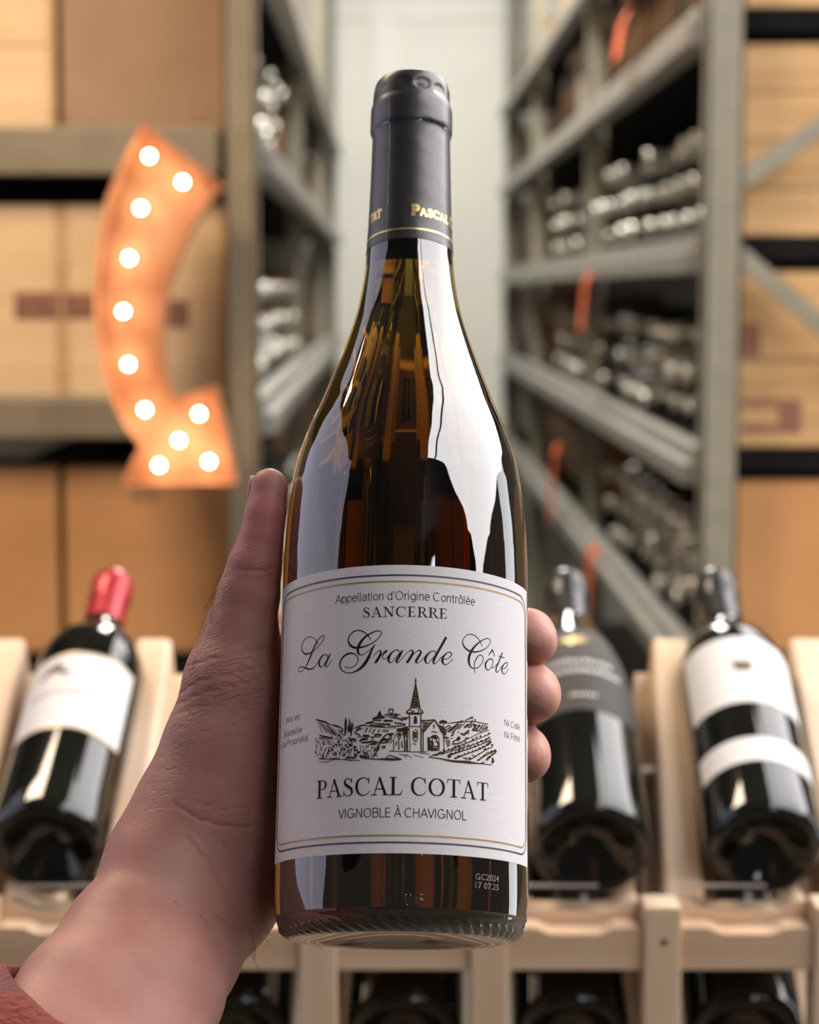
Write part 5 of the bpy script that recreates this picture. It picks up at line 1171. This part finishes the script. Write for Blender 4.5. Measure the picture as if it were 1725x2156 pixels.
def pen_text(m, text, u0, u1, base, caph, surf, weight=0.085):
    tot = sum(0.30 if ch == ' ' else SANS[ch][1] for ch in text) - 0.08
    k = (u1 - u0) / tot
    w = weight * caph
    x = 0.0
    for ch in text:
        if ch == ' ':
            x += 0.30
            continue
        for kind, pts in SANS[ch][0]:
            q = [(u0 + (x + a) * k, base + b * caph, w) for a, b in pts]
            if kind == 'c':
                ribbon(m, q, surf, 4)
            elif len(pts) > 8:
                ribbon(m, q, surf, 1)
            else:
                # straight limbs keep their corners: one bar each, run on by half a width
                for (a, b, _), (c, d, _) in zip(q, q[1:]):
                    L = math.hypot(c - a, d - b) or 1e-9
                    ex_, ey_ = (c - a) / L * w * 0.3, (d - b) / L * w * 0.3
                    ribbon(m, [(a - ex_, b - ey_, w), (c + ex_, d + ey_, w)], surf, 1)
        x += SANS[ch][1]
    return m


serif_text(MB(), 'PASCAL COTAT', -29.9, 30.2, 40.55, 5.75, on_label).build('name_lettering', M_['ink'], label)
serif_text(MB(), 'SANCERRE', -13.9, 14.3, 98.72, 3.35, on_label, gap=0.09).build('village_lettering', M_['ink'], label)
pen_text(MB(), 'Appellation d\u2019Origine Contr\u00f4l\u00e9e', -24.0, 24.3, 104.4, 2.75, on_label, 0.080).build('appellation_lettering', M_['thin_ink'], label)
pen_text(MB(), 'VIGNOBLE \u00c0 CHAVIGNOL', -21.0, 21.4, 33.62, 2.85, on_label, 0.095).build('estate_lettering', M_['thin_ink'], label)
m = MB()
pen_text(m, 'Mis en', -48.6, -39.3, 67.75, 2.0, on_label, 0.080)
pen_text(m, 'Bouteille', -50.5, -38.0, 63.2, 2.0, on_label, 0.080)
pen_text(m, '\u00e0 la Propri\u00e9t\u00e9', -53.4, -34.6, 59.9, 2.0, on_label, 0.080)
m.build('bottling_lettering', M_['thin_ink'], label)
m = MB()
pen_text(m, 'Ni Coll\u00e9', 38.0, 48.3, 66.4, 2.0, on_label, 0.080)
pen_text(m, 'Ni Filtr\u00e9', 38.0, 48.3, 62.4, 2.0, on_label, 0.080)
m.build('filtering_lettering', M_['thin_ink'], label)

# gold print and the tin seam on the capsule
m = MB()
ribbon(m, [(-0.0156e3 * math.pi + i * 98.02 / 96, 248.0, 0.78) for i in range(97)], on_cap, 1)
m.build('gold_line', M_['gold_foil'], capsule)
m = MB()
serif_text(m, 'PASCAL COTAT', 0.4, 34.0, 253.55, 3.75, on_cap, gap=0.06, bold=0.35, caps=(0, 7))
serif_text(m, 'TAT', -18.5, -11.7, 254.3, 3.1, on_cap, gap=0.06, bold=0.35)
m.build('gold_lettering', M_['gold_foil'], capsule)
m = MB()
ribbon(m, [(-8.87 + 0.1 * math.sin(z * 0.9), z, 0.20) for z in [244.5 + i * 0.75 for i in range(78)]], on_cap, 1)
m.build('seam', M_['seam'], capsule)

# laser printed lot code and the moulded mark near the heel
M_['code'] = material('laser_code', (0.30, 0.27, 0.24), 0.7, color2=(0.18, 0.16, 0.14), scale=(900, 900, 900))
m = MB()
sans_text(m, 'GC2024', 25.0, 35.1, 15.25, 1.85, on_glass)
sans_text(m, '17 07.25', 25.0, 35.1, 12.55, 1.85, on_glass)
m.build('lot_code', M_['code'], bottle)
m = MB()
for s in ([(1.6, 9.6, .35), (1.6, 7.0, .4), (2.2, 6.1, .4), (3.0, 7.0, .4), (3.0, 9.6, .35)], [(6.9, 9.5, .35), (4.9, 9.5, .4), (4.8, 8.1, .4), (6.1, 8.3, .4), (6.9, 7.4, .4), (6.3, 6.4, .4), (4.7, 6.3, .35)]):
    c = [on_glass(u * 0.001, v * 0.001, 0.0) for u, v, _ in catmull(s, 5)]
    m.tube(c, 0.00026, 8)
m.build('moulded_mark', M_['heel_glass'], bottle)

# ---------------------------------------------------------------- the hand and forearm (one continuous skin)
INV = BOT.inverted()
CL = INV @ CAM


def N(px, py, y):
    """point in the bottle's own frame on the sight line of a pixel, y metres behind the bottle axis"""
    d = INV.to_3x3() @ (FW + RT * ((px - 862.5) / F) + UP * ((1078 - py) / F))
    return np.array(CL + d * ((y - CL.y) / d.y))


def cyl(phi, rho, z):
    a = math.radians(phi)
    return np.array((rho * math.cos(a), rho * math.sin(a), z))


def cone(X, a, b, ra, rb):
    ba = b - a
    l2 = float(ba @ ba) or 1e-12
    h = np.clip(((X - a) @ ba) / l2, 0, 1)
    q = X - a - h[..., None] * ba
    return np.sqrt((q * q).sum(-1)) - (ra + (rb - ra) * h)


def smin(a, b, k):
    h = np.clip(0.5 + 0.5 * (b - a) / k, 0, 1)
    return b + (a - b) * h - k * h * (1 - h)


THUMB = [(N(352, 1800, .016), .0185), (N(402, 1700, .018), .0190), (N(455, 1565, .015), .0178), (N(489, 1430, .010), .0156), (N(509, 1325, .006), .0122), (N(524, 1250, .002), .0104), (N(537, 1190, -.001), .0090), (N(552, 1132, -.003), .0073), (N(559, 1085, -.004), .0068), (N(567, 1026, -.004), .0067)]
FING = [
    [(cyl(137, .0555, .106), .0105), (cyl(108, .0535, .113), .0098), (cyl(84, .0520, .119), .0090), (cyl(62, .0510, .123), .0084), (cyl(45, .0500, .1245), .0076)],
    [(cyl(133, .0560, .088), .0108), (cyl(100, .0540, .095), .0100), (cyl(72, .0525, .101), .0092), (cyl(44, .0515, .1100), .0099), (cyl(30, .0507, .1080), .0099), (cyl(22, .0500, .1050), .0078)],
    [(cyl(130, .0555, .069), .0105), (cyl(98, .0535, .075), .0098), (cyl(70, .0520, .081), .0090), (cyl(42, .0515, .0888), .0099), (cyl(28, .0508, .0874), .0102), (cyl(20, .0500, .0846), .0080)],
    [(cyl(128, .0540, .051), .0098), (cyl(100, .0525, .057), .0090), (cyl(76, .0510, .062), .0082), (cyl(46, .0508, .0668), .0098), (cyl(33, .0500, .0662), .0097), (cyl(27, .0492, .0640), .0076)],
]
WR, WU = N(356, 1838, .016), N(456, 1892, .026)
ARM = [[(WR, .0185), (N(258, 1975, .000), .0193), (N(170, 2105, -.020), .0205), (N(-60, 2440, -.062), .0235)],
       [(WU, .0180), (N(385, 2012, .008), .0188), (N(338, 2096, -.010), .0200), (N(120, 2450, -.055), .0240)]]


def chain(X, pts, k):
    d = None
    for (a, ra), (b, rb) in zip(pts, pts[1:]):
        e = cone(X, a, b, ra, rb)
        d = e if d is None else smin(d, e, k)
    return d


def hand_sdf(X):
    arm = smin(chain(X, ARM[0], .004), chain(X, ARM[1], .004), .016)
    palm = None
    for i, f in enumerate(FING):
        t = i / 3
        w = WR * (1 - t) + WU * t
        e = cone(X, w, f[0][0], .0150, .0115)
        palm = e if palm is None else smin(palm, e, .009)
    d = smin(arm, palm, .014)
    # heel of the little finger side and the pad under the thumb
    d = smin(d, cone(X, N(478, 1880, .024), cyl(148, .056, .040), .0150, .0140), .012)
    th = chain(X, THUMB, .003)
    d = smin(d, th, .011)
    d = smin(d, cone(X, N(528, 1490, .014), N(490, 1700, .018), .0125, .0170), .012)
    d = smin(d, cone(X, THUMB[3][0], FING[0][0][0], .0105, .0100), .012)
    fg = None
    for f in FING:
        e = chain(X, f, .0035)
        fg = e if fg is None else smin(fg, e, .0010)
    d = smin(d, fg, .006)
    # flesh gives way where it presses on the glass
    rr = np.sqrt(X[..., 0] ** 2 + X[..., 1] ** 2)
    zz = [q[1] for q in smooth]
    ra = np.interp(X[..., 2], zz[:-1], [q[0] for q in smooth][:-1], left=0.0)
    bd = np.where(X[..., 2] > -0.002, rr - ra - 0.0005, 1.0)
    bd = np.maximum(bd, -0.002 - X[..., 2])
    h = .0008
    return np.maximum(d, -bd)


def surface_nets(fn, lo, hi, h):
    n = [int(math.ceil((hi[i] - lo[i]) / h)) + 1 for i in range(3)]
    ax_ = [lo[i] + h * np.arange(n[i]) for i in range(3)]
    Fv = np.empty(n, np.float32)
    for s in range(0, n[0], 24):
        g = np.stack(np.meshgrid(ax_[0][s:s + 24], ax_[1], ax_[2], indexing='ij'), -1)
        Fv[s:s + 24] = fn(g)
    ins = Fv < 0
    cnt = sum(ins[i:n[0] - 1 + i, j:n[1] - 1 + j, k:n[2] - 1 + k].astype(np.int8) for i in (0, 1) for j in (0, 1) for k in (0, 1))
    cell = (cnt > 0) & (cnt < 8)
    idx = -np.ones(cell.shape, np.int64)
    ci = np.argwhere(cell)
    idx[cell] = np.arange(len(ci))
    acc = np.zeros((len(ci), 3))
    num = np.zeros(len(ci))
    cor = [(i, j, k) for i in (0, 1) for j in (0, 1) for k in (0, 1)]
    for a in cor:
        for axis in range(3):
            if a[axis]:
                continue
            b = list(a)
            b[axis] = 1
            fa = Fv[ci[:, 0] + a[0], ci[:, 1] + a[1], ci[:, 2] + a[2]]
            fb = Fv[ci[:, 0] + b[0], ci[:, 1] + b[1], ci[:, 2] + b[2]]
            cr = (fa < 0) != (fb < 0)
            t = np.where(cr, fa / np.where(cr, fa - fb, 1), 0)
            p = np.tile(np.array(a, float), (len(ci), 1))
            p[:, axis] += t
            acc[cr] += p[cr]
            num[cr] += 1
    V = np.array(lo) + h * (ci + acc / num[:, None])
    faces = []
    for axis in range(3):
        o1, o2 = (axis + 1) % 3, (axis + 2) % 3
        sl = [slice(None)] * 3
        sl2 = [slice(None)] * 3
        sl[axis] = slice(0, n[axis] - 1)
        sl2[axis] = slice(1, n[axis])
        A, Bv = ins[tuple(sl)], ins[tuple(sl2)]
        e = np.argwhere(A != Bv)
        e = e[(e[:, o1] > 0) & (e[:, o2] > 0) & (e[:, o1] < n[o1] - 1) & (e[:, o2] < n[o2] - 1)]
        q = []
        for d1, d2 in ((-1, -1), (0, -1), (0, 0), (-1, 0)):
            c = e.copy()
            c[:, o1] += d1
            c[:, o2] += d2
            q.append(idx[c[:, 0], c[:, 1], c[:, 2]])
        q = np.stack(q, 1)
        fl = A[e[:, 0], e[:, 1], e[:, 2]]
        q[~fl] = q[~fl][:, ::-1]
        faces.append(q)
    return V, np.concatenate(faces)


def polyline_param(X, pts):
    """distance along and across a chain of points"""
    best = np.full(len(X), 1e9)
    al = np.zeros(len(X))
    s = 0.0
    for (a, ra), (b, rb) in zip(pts, pts[1:]):
        ba = b - a
        L = np.linalg.norm(ba)
        h = np.clip(((X - a) @ ba) / (L * L), 0, 1)
        q = X - a - h[:, None] * ba
        d = np.sqrt((q * q).sum(1)) - (ra + (rb - ra) * h)
        u = d < best
        best[u] = d[u]
        al[u] = (s + h * L)[u]
        s += L
    return al, best


pts_all = [p for c in ARM for p, r in c] + [p for p, r in THUMB] + [p for f in FING for p, r in f]
lo = np.min(pts_all, 0) - .030
hi = np.max(pts_all, 0) + .014
V, Q = surface_nets(hand_sdf, lo, hi, .00125)
hm = bpy.data.meshes.new('hand')
hm.vertices.add(len(V))
hm.vertices.foreach_set('co', V.astype(np.float32).ravel())
hm.loops.add(Q.size)
hm.loops.foreach_set('vertex_index', Q.ravel().astype(np.int32))
hm.polygons.add(len(Q))
hm.polygons.foreach_set('loop_start', np.arange(0, Q.size, 4, dtype=np.int32))
hm.polygons.foreach_set('loop_total', np.full(len(Q), 4, np.int32))
hm.update(calc_edges=True)
hm.validate()
hm.polygons.foreach_set('use_smooth', [True] * len(hm.polygons))
# masks for the colour and the creases
al, dth = polyline_param(V, THUMB)
mid = THUMB[5][0]
near = np.exp(-(np.maximum(dth, 0) / .012) ** 2)


def blob(c, r):
    return np.exp(-(((V - c) ** 2).sum(1)) / (r * r))


red = np.zeros(len(V))
for c, r, a in ((N(562, 1110, -.010), .014, .9), (N(540, 1180, -.010), .012, .4)):
    red = np.maximum(red, a * blob(c, r))
for f in FING:
    red = np.maximum(red, 0.25 * blob(f[4][0] + np.array((.000, -.006, -.007)), .007))
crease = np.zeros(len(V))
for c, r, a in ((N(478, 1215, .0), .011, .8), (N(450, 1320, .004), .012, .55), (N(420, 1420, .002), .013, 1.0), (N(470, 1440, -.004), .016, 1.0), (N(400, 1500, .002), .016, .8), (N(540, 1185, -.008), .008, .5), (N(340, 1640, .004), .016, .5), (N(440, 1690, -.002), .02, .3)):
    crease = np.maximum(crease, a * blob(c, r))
# creases run across the thumb, rising a little towards the bottle
vec = np.stack([(V[:, 2] - 0.27 * V[:, 0]) * 1000, V[:, 0] * 110, V[:, 1] * 110], 1).astype(np.float32)
# the long flexion lines of thumb, palm and wrist
WV = np.array(BOT.to_3x3())
PW = V @ WV.T + np.array(BOT.translation) - np.array(CAM)
dep = PW @ np.array(FW)
PXY = np.stack([862.5 + F * (PW @ np.array(RT)) / dep, 1078 - F * (PW @ np.array(UP)) / dep], 1)
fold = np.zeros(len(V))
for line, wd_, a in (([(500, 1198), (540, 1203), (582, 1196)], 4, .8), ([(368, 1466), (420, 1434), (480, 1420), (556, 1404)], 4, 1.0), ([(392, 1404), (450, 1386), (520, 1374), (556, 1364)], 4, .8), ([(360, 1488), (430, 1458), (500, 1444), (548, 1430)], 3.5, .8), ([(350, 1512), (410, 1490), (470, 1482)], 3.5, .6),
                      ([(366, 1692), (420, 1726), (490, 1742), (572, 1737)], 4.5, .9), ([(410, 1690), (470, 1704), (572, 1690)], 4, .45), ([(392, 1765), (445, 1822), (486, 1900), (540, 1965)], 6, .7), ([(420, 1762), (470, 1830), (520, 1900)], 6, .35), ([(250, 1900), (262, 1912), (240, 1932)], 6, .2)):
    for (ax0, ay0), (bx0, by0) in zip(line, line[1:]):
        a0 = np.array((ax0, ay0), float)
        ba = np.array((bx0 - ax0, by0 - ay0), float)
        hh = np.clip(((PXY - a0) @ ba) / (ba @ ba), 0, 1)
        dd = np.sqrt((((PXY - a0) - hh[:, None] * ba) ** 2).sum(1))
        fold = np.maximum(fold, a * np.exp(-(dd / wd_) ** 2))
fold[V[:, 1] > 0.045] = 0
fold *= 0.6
at_ = hm.attributes.new('red', 'FLOAT', 'POINT')
at_.data.foreach_set('value', red.astype(np.float32))
at_ = hm.attributes.new('crease', 'FLOAT', 'POINT')
at_.data.foreach_set('value', np.clip(crease, 0, 1).astype(np.float32))
at_ = hm.attributes.new('fold', 'FLOAT', 'POINT')
at_.data.foreach_set('value', fold.astype(np.float32))
at_ = hm.attributes.new('fold_space', 'FLOAT_VECTOR', 'POINT')
at_.data.foreach_set('vector', vec.ravel())

sk_ = bpy.data.materials.new('skin')
sk_.use_nodes = True
nt = sk_.node_tree
b = nt.nodes['Principled BSDF']
b.inputs['Roughness'].default_value = 0.52
b.inputs['Specular IOR Level'].default_value = 0.33
b.inputs['Subsurface Weight'].default_value = 0.35
b.inputs['Subsurface Radius'].default_value = (1, 0.33, 0.2)
b.inputs['Subsurface Scale'].default_value = 0.004


def node(kind, **kw):
    q = nt.nodes.new(kind)
    for k, v in kw.items():
        if k in q.inputs:
            q.inputs[k].default_value = v
        else:
            setattr(q, k, v)
    return q


tc = node('ShaderNodeTexCoord')
n1 = node('ShaderNodeTexNoise', Scale=55, Detail=5)
nt.links.new(tc.outputs['Object'], n1.inputs['Vector'])
rp = node('ShaderNodeValToRGB')
rp.color_ramp.elements[0].position, rp.color_ramp.elements[1].position = 0.35, 0.68
rp.color_ramp.elements[0].color = (0.530, 0.270, 0.212, 1)
rp.color_ramp.elements[1].color = (0.450, 0.200, 0.162, 1)
nt.links.new(n1.outputs[0], rp.inputs[0])
ar = node('ShaderNodeAttribute', attribute_name='red')
mx = node('ShaderNodeMix', data_type='RGBA')
nt.links.new(ar.outputs['Fac'], mx.inputs[0])
nt.links.new(rp.outputs[0], mx.inputs[6])
mx.inputs[7].default_value = (0.50, 0.165, 0.160, 1)
ac = node('ShaderNodeAttribute', attribute_name='crease')
av = node('ShaderNodeAttribute', attribute_name='fold_space')
mp = node('ShaderNodeMapping', Scale=(0.36, 1, 1))
nt.links.new(av.outputs['Vector'], mp.inputs[0])
n2 = node('ShaderNodeTexNoise', Scale=1.0, Detail=2, Distortion=0.5)
nt.links.new(mp.outputs[0], n2.inputs['Vector'])
# thin valleys where the noise crosses its middle value
v1 = node('ShaderNodeMath', operation='SUBTRACT')
nt.links.new(n2.outputs[0], v1.inputs[0])
v1.inputs[1].default_value = 0.5
v2 = node('ShaderNodeMath', operation='ABSOLUTE')
nt.links.new(v1.outputs[0], v2.inputs[0])
v3 = node('ShaderNodeMapRange')
v3.inputs['From Max'].default_value = 0.05
nt.links.new(v2.outputs[0], v3.inputs['Value'])
inv = node('ShaderNodeMath', operation='SUBTRACT')
inv.inputs[0].default_value = 1
nt.links.new(v3.outputs[0], inv.inputs[1])
cm = node('ShaderNodeMath', operation='MULTIPLY')
nt.links.new(inv.outputs[0], cm.inputs[0])
nt.links.new(ac.outputs['Fac'], cm.inputs[1])
af = node('ShaderNodeAttribute', attribute_name='fold')
cmx = node('ShaderNodeMath', operation='MAXIMUM')
cms = node('ShaderNodeMath', operation='MULTIPLY')
nt.links.new(cm.outputs[0], cms.inputs[0])
cms.inputs[1].default_value = 0.38
nt.links.new(cms.outputs[0], cmx.inputs[0])
nt.links.new(af.outputs['Fac'], cmx.inputs[1])
cm = cmx
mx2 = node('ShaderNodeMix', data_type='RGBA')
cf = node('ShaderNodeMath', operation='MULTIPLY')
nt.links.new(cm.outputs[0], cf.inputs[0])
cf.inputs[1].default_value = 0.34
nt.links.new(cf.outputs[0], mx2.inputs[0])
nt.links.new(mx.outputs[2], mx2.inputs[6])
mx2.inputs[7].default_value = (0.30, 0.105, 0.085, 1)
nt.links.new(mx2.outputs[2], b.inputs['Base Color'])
vo = node('ShaderNodeTexVoronoi', Scale=900, feature='DISTANCE_TO_EDGE')
nt.links.new(tc.outputs['Object'], vo.inputs['Vector'])
n3 = node('ShaderNodeTexNoise', Scale=420, Detail=3)
nt.links.new(tc.outputs['Object'], n3.inputs['Vector'])
sm = node('ShaderNodeMath', operation='MULTIPLY_ADD')
nt.links.new(vo.outputs['Distance'], sm.inputs[0])
sm.inputs[1].default_value = 0.6
nt.links.new(n3.outputs[0], sm.inputs[2])
b1_ = node('ShaderNodeBump', Strength=0.2, Distance=0.0006)
nt.links.new(sm.outputs[0], b1_.inputs['Height'])
b2_ = node('ShaderNodeBump', Strength=1.0, Distance=0.0009, invert=True)
nt.links.new(cm.outputs[0], b2_.inputs['Height'])
nt.links.new(b1_.outputs[0], b2_.inputs['Normal'])
nt.links.new(b2_.outputs[0], b.inputs['Normal'])

hm.materials.append(sk_)
person = empty('person', M=BOT)
tag(person, 'left forearm and hand of a person in a red sleeve, holding the bottle up', 'person')
hand = bpy.data.objects.new('hand', hm)
COL.objects.link(hand)
hand.parent = person
ss = hand.modifiers.new('smooth', 'SUBSURF')
ss.levels = ss.render_levels = 1

# a few fine hairs on the thumb edge and the wrist
nrm = np.empty(len(hm.vertices) * 3, np.float32)
hm.vertices.foreach_get('normal', nrm)
nrm = nrm.reshape(-1, 3)
rh = random.Random(5)
hb = MB()
for c, rad, cnt, dirn in ((N(470, 1235, .0), .010, 26, (-.2, 0, -1)), (N(420, 1360, .004), .012, 16, (-.3, 0, -1)), (N(548, 1962, .016), .009, 11, (.5, -.2, -1)), (N(300, 1850, .004), .03, 22, (.4, 0, -.6))):
    ids = np.nonzero(((V - c) ** 2).sum(1) < rad * rad)[0]
    if not len(ids):
        continue
    for q in range(cnt):
        i = int(ids[rh.randrange(len(ids))])
        p, nn = Vector(V[i]), Vector(nrm[i])
        dv = Vector(dirn).normalized() + Vector((rh.uniform(-.5, .5), rh.uniform(-.5, .5), rh.uniform(-.5, .5)))
        L = rh.uniform(.003, .006)
        hb.tube([p + nn * 0.0001, p + nn * L * .22 + dv * L * .35, p + nn * L * .30 + dv * L * .75, p + nn * L * .25 + dv * L * 1.1], [.00006, .00006, .00005, .00002], 4)
M_['hair'] = material('brown_arm_hair', (0.05, 0.025, 0.015), 0.5, color2=(0.03, 0.016, 0.01), scale=(300, 300, 300))
tag(hb.build('arm_hair', M_['hair'], hand), kind='stuff')

# nails
M_['nail'] = material('finger_nail', (0.66, 0.42, 0.36), 0.25, color2=(0.62, 0.37, 0.32), scale=(90, 90, 90), coat=0.4)


def nail(c, nrm, along, w, l, r):
    nrm = Vector(nrm).normalized()
    al_ = Vector(along)
    al_ = (al_ - nrm * al_.dot(nrm)).normalized()
    sx = al_.cross(nrm)
    vs = []
    for off in (0.0006, -0.0008):
        for j in range(9):
            for i in range(9):
                a, bq = (i / 4 - 1), (j / 4 - 1)
                # rounded outline
                aa = a * math.sqrt(max(0, 1 - 0.35 * bq * bq))
                t = aa * w / 2 / r
                lift = -0.0009 * bq * bq
                vs.append(Vector(c) + sx * (r + off) * math.sin(t) + nrm * ((r + off) * math.cos(t) + lift) + al_ * bq * l / 2 * math.sqrt(max(0, 1 - 0.3 * a * a)))
    fs = []
    for j in range(8):
        for i in range(8):
            q = j * 9 + i
            fs += [(q, q + 1, q + 10, q + 9), (81 + q + 9, 81 + q + 10, 81 + q + 1, 81 + q)]
    for i in range(8):
        fs += [(i + 1, i, 81 + i, 82 + i), (72 + i, 73 + i, 154 + i, 153 + i), (i * 9, i * 9 + 9, 81 + i * 9 + 9, 81 + i * 9), (i * 9 + 17, i * 9 + 8, 89 + i * 9, 98 + i * 9)]
    return MB().add(vs, fs, True).build('fingernail', M_['nail'], hand)


a, ra = THUMB[9]
d = THUMB[9][0] - THUMB[8][0]
nail(a - d * 0.15, (-0.86, 0.50, 0.0), d, 0.0105, 0.0125, ra + 0.0001)
for f in FING:
    c, r = f[4]
    d = f[4][0] - f[3][0]
    out = np.array((c[0], c[1], 0.0))
    nail(c - d * 0.42, out + np.array((-.018, .018, 0)), d, r * 1.4, r * 1.1, r - 0.0002)

# the sleeve
A0, A1 = Vector(N(228, 2141, -.016)), Vector(N(45, 2440, -.060))
da = (A1 - A0).normalized()
toc = (CL - A0)
toc = (toc - da * toc.dot(da)).normalized()
sx = toc.cross(da)
if (BOT.to_3x3() @ sx).x < 0:
    sx = -sx
M_['flannel'] = material('rust_red_flannel', (0.19, 0.019, 0.009), 0.95, color2=(0.036, 0.020, 0.017), scale=(34, 34, 34), mix=(0.48, 0.66), bump=0.9, bscale=(420, 420, 420), sheen=0.15, detail=3)
m = MB()
ns, nr = 64, 14
vs = []
for off in (0.0, -0.0022):
    for j in range(nr):
        for i in range(ns):
            t = 2 * math.pi * i / ns
            # the open cuff is cut back on the side towards the viewer
            s = -0.036 + 0.078 * (0.5 + 0.5 * math.sin(t)) + j * 0.0085
            r = 0.0345 + 0.0235 * (j / nr) + 0.0013 * math.sin(5 * t + j * 0.7) + 0.0009 * math.sin(9 * t - j) + off
            if j == 0:
                r -= 0.0006
            vs.append(A0 + da * s + sx * math.cos(t) * (r + 0.002) + toc * math.sin(t) * r)
fs = []
for j in range(nr - 1):
    for i in range(ns):
        k = (i + 1) % ns
        a, b_, c, d = j * ns + i, j * ns + k, (j + 1) * ns + k, (j + 1) * ns + i
        fs += [(a, b_, c, d), (d + nr * ns, c + nr * ns, b_ + nr * ns, a + nr * ns)]
for i in range(ns):
    k = (i + 1) % ns
    e = nr * ns
    fs += [(k, i, e + i, e + k), ((nr - 1) * ns + i, (nr - 1) * ns + k, e + (nr - 1) * ns + k, e + (nr - 1) * ns + i)]
m.add(vs, fs, True)
m.build('sleeve', M_['flannel'], person)
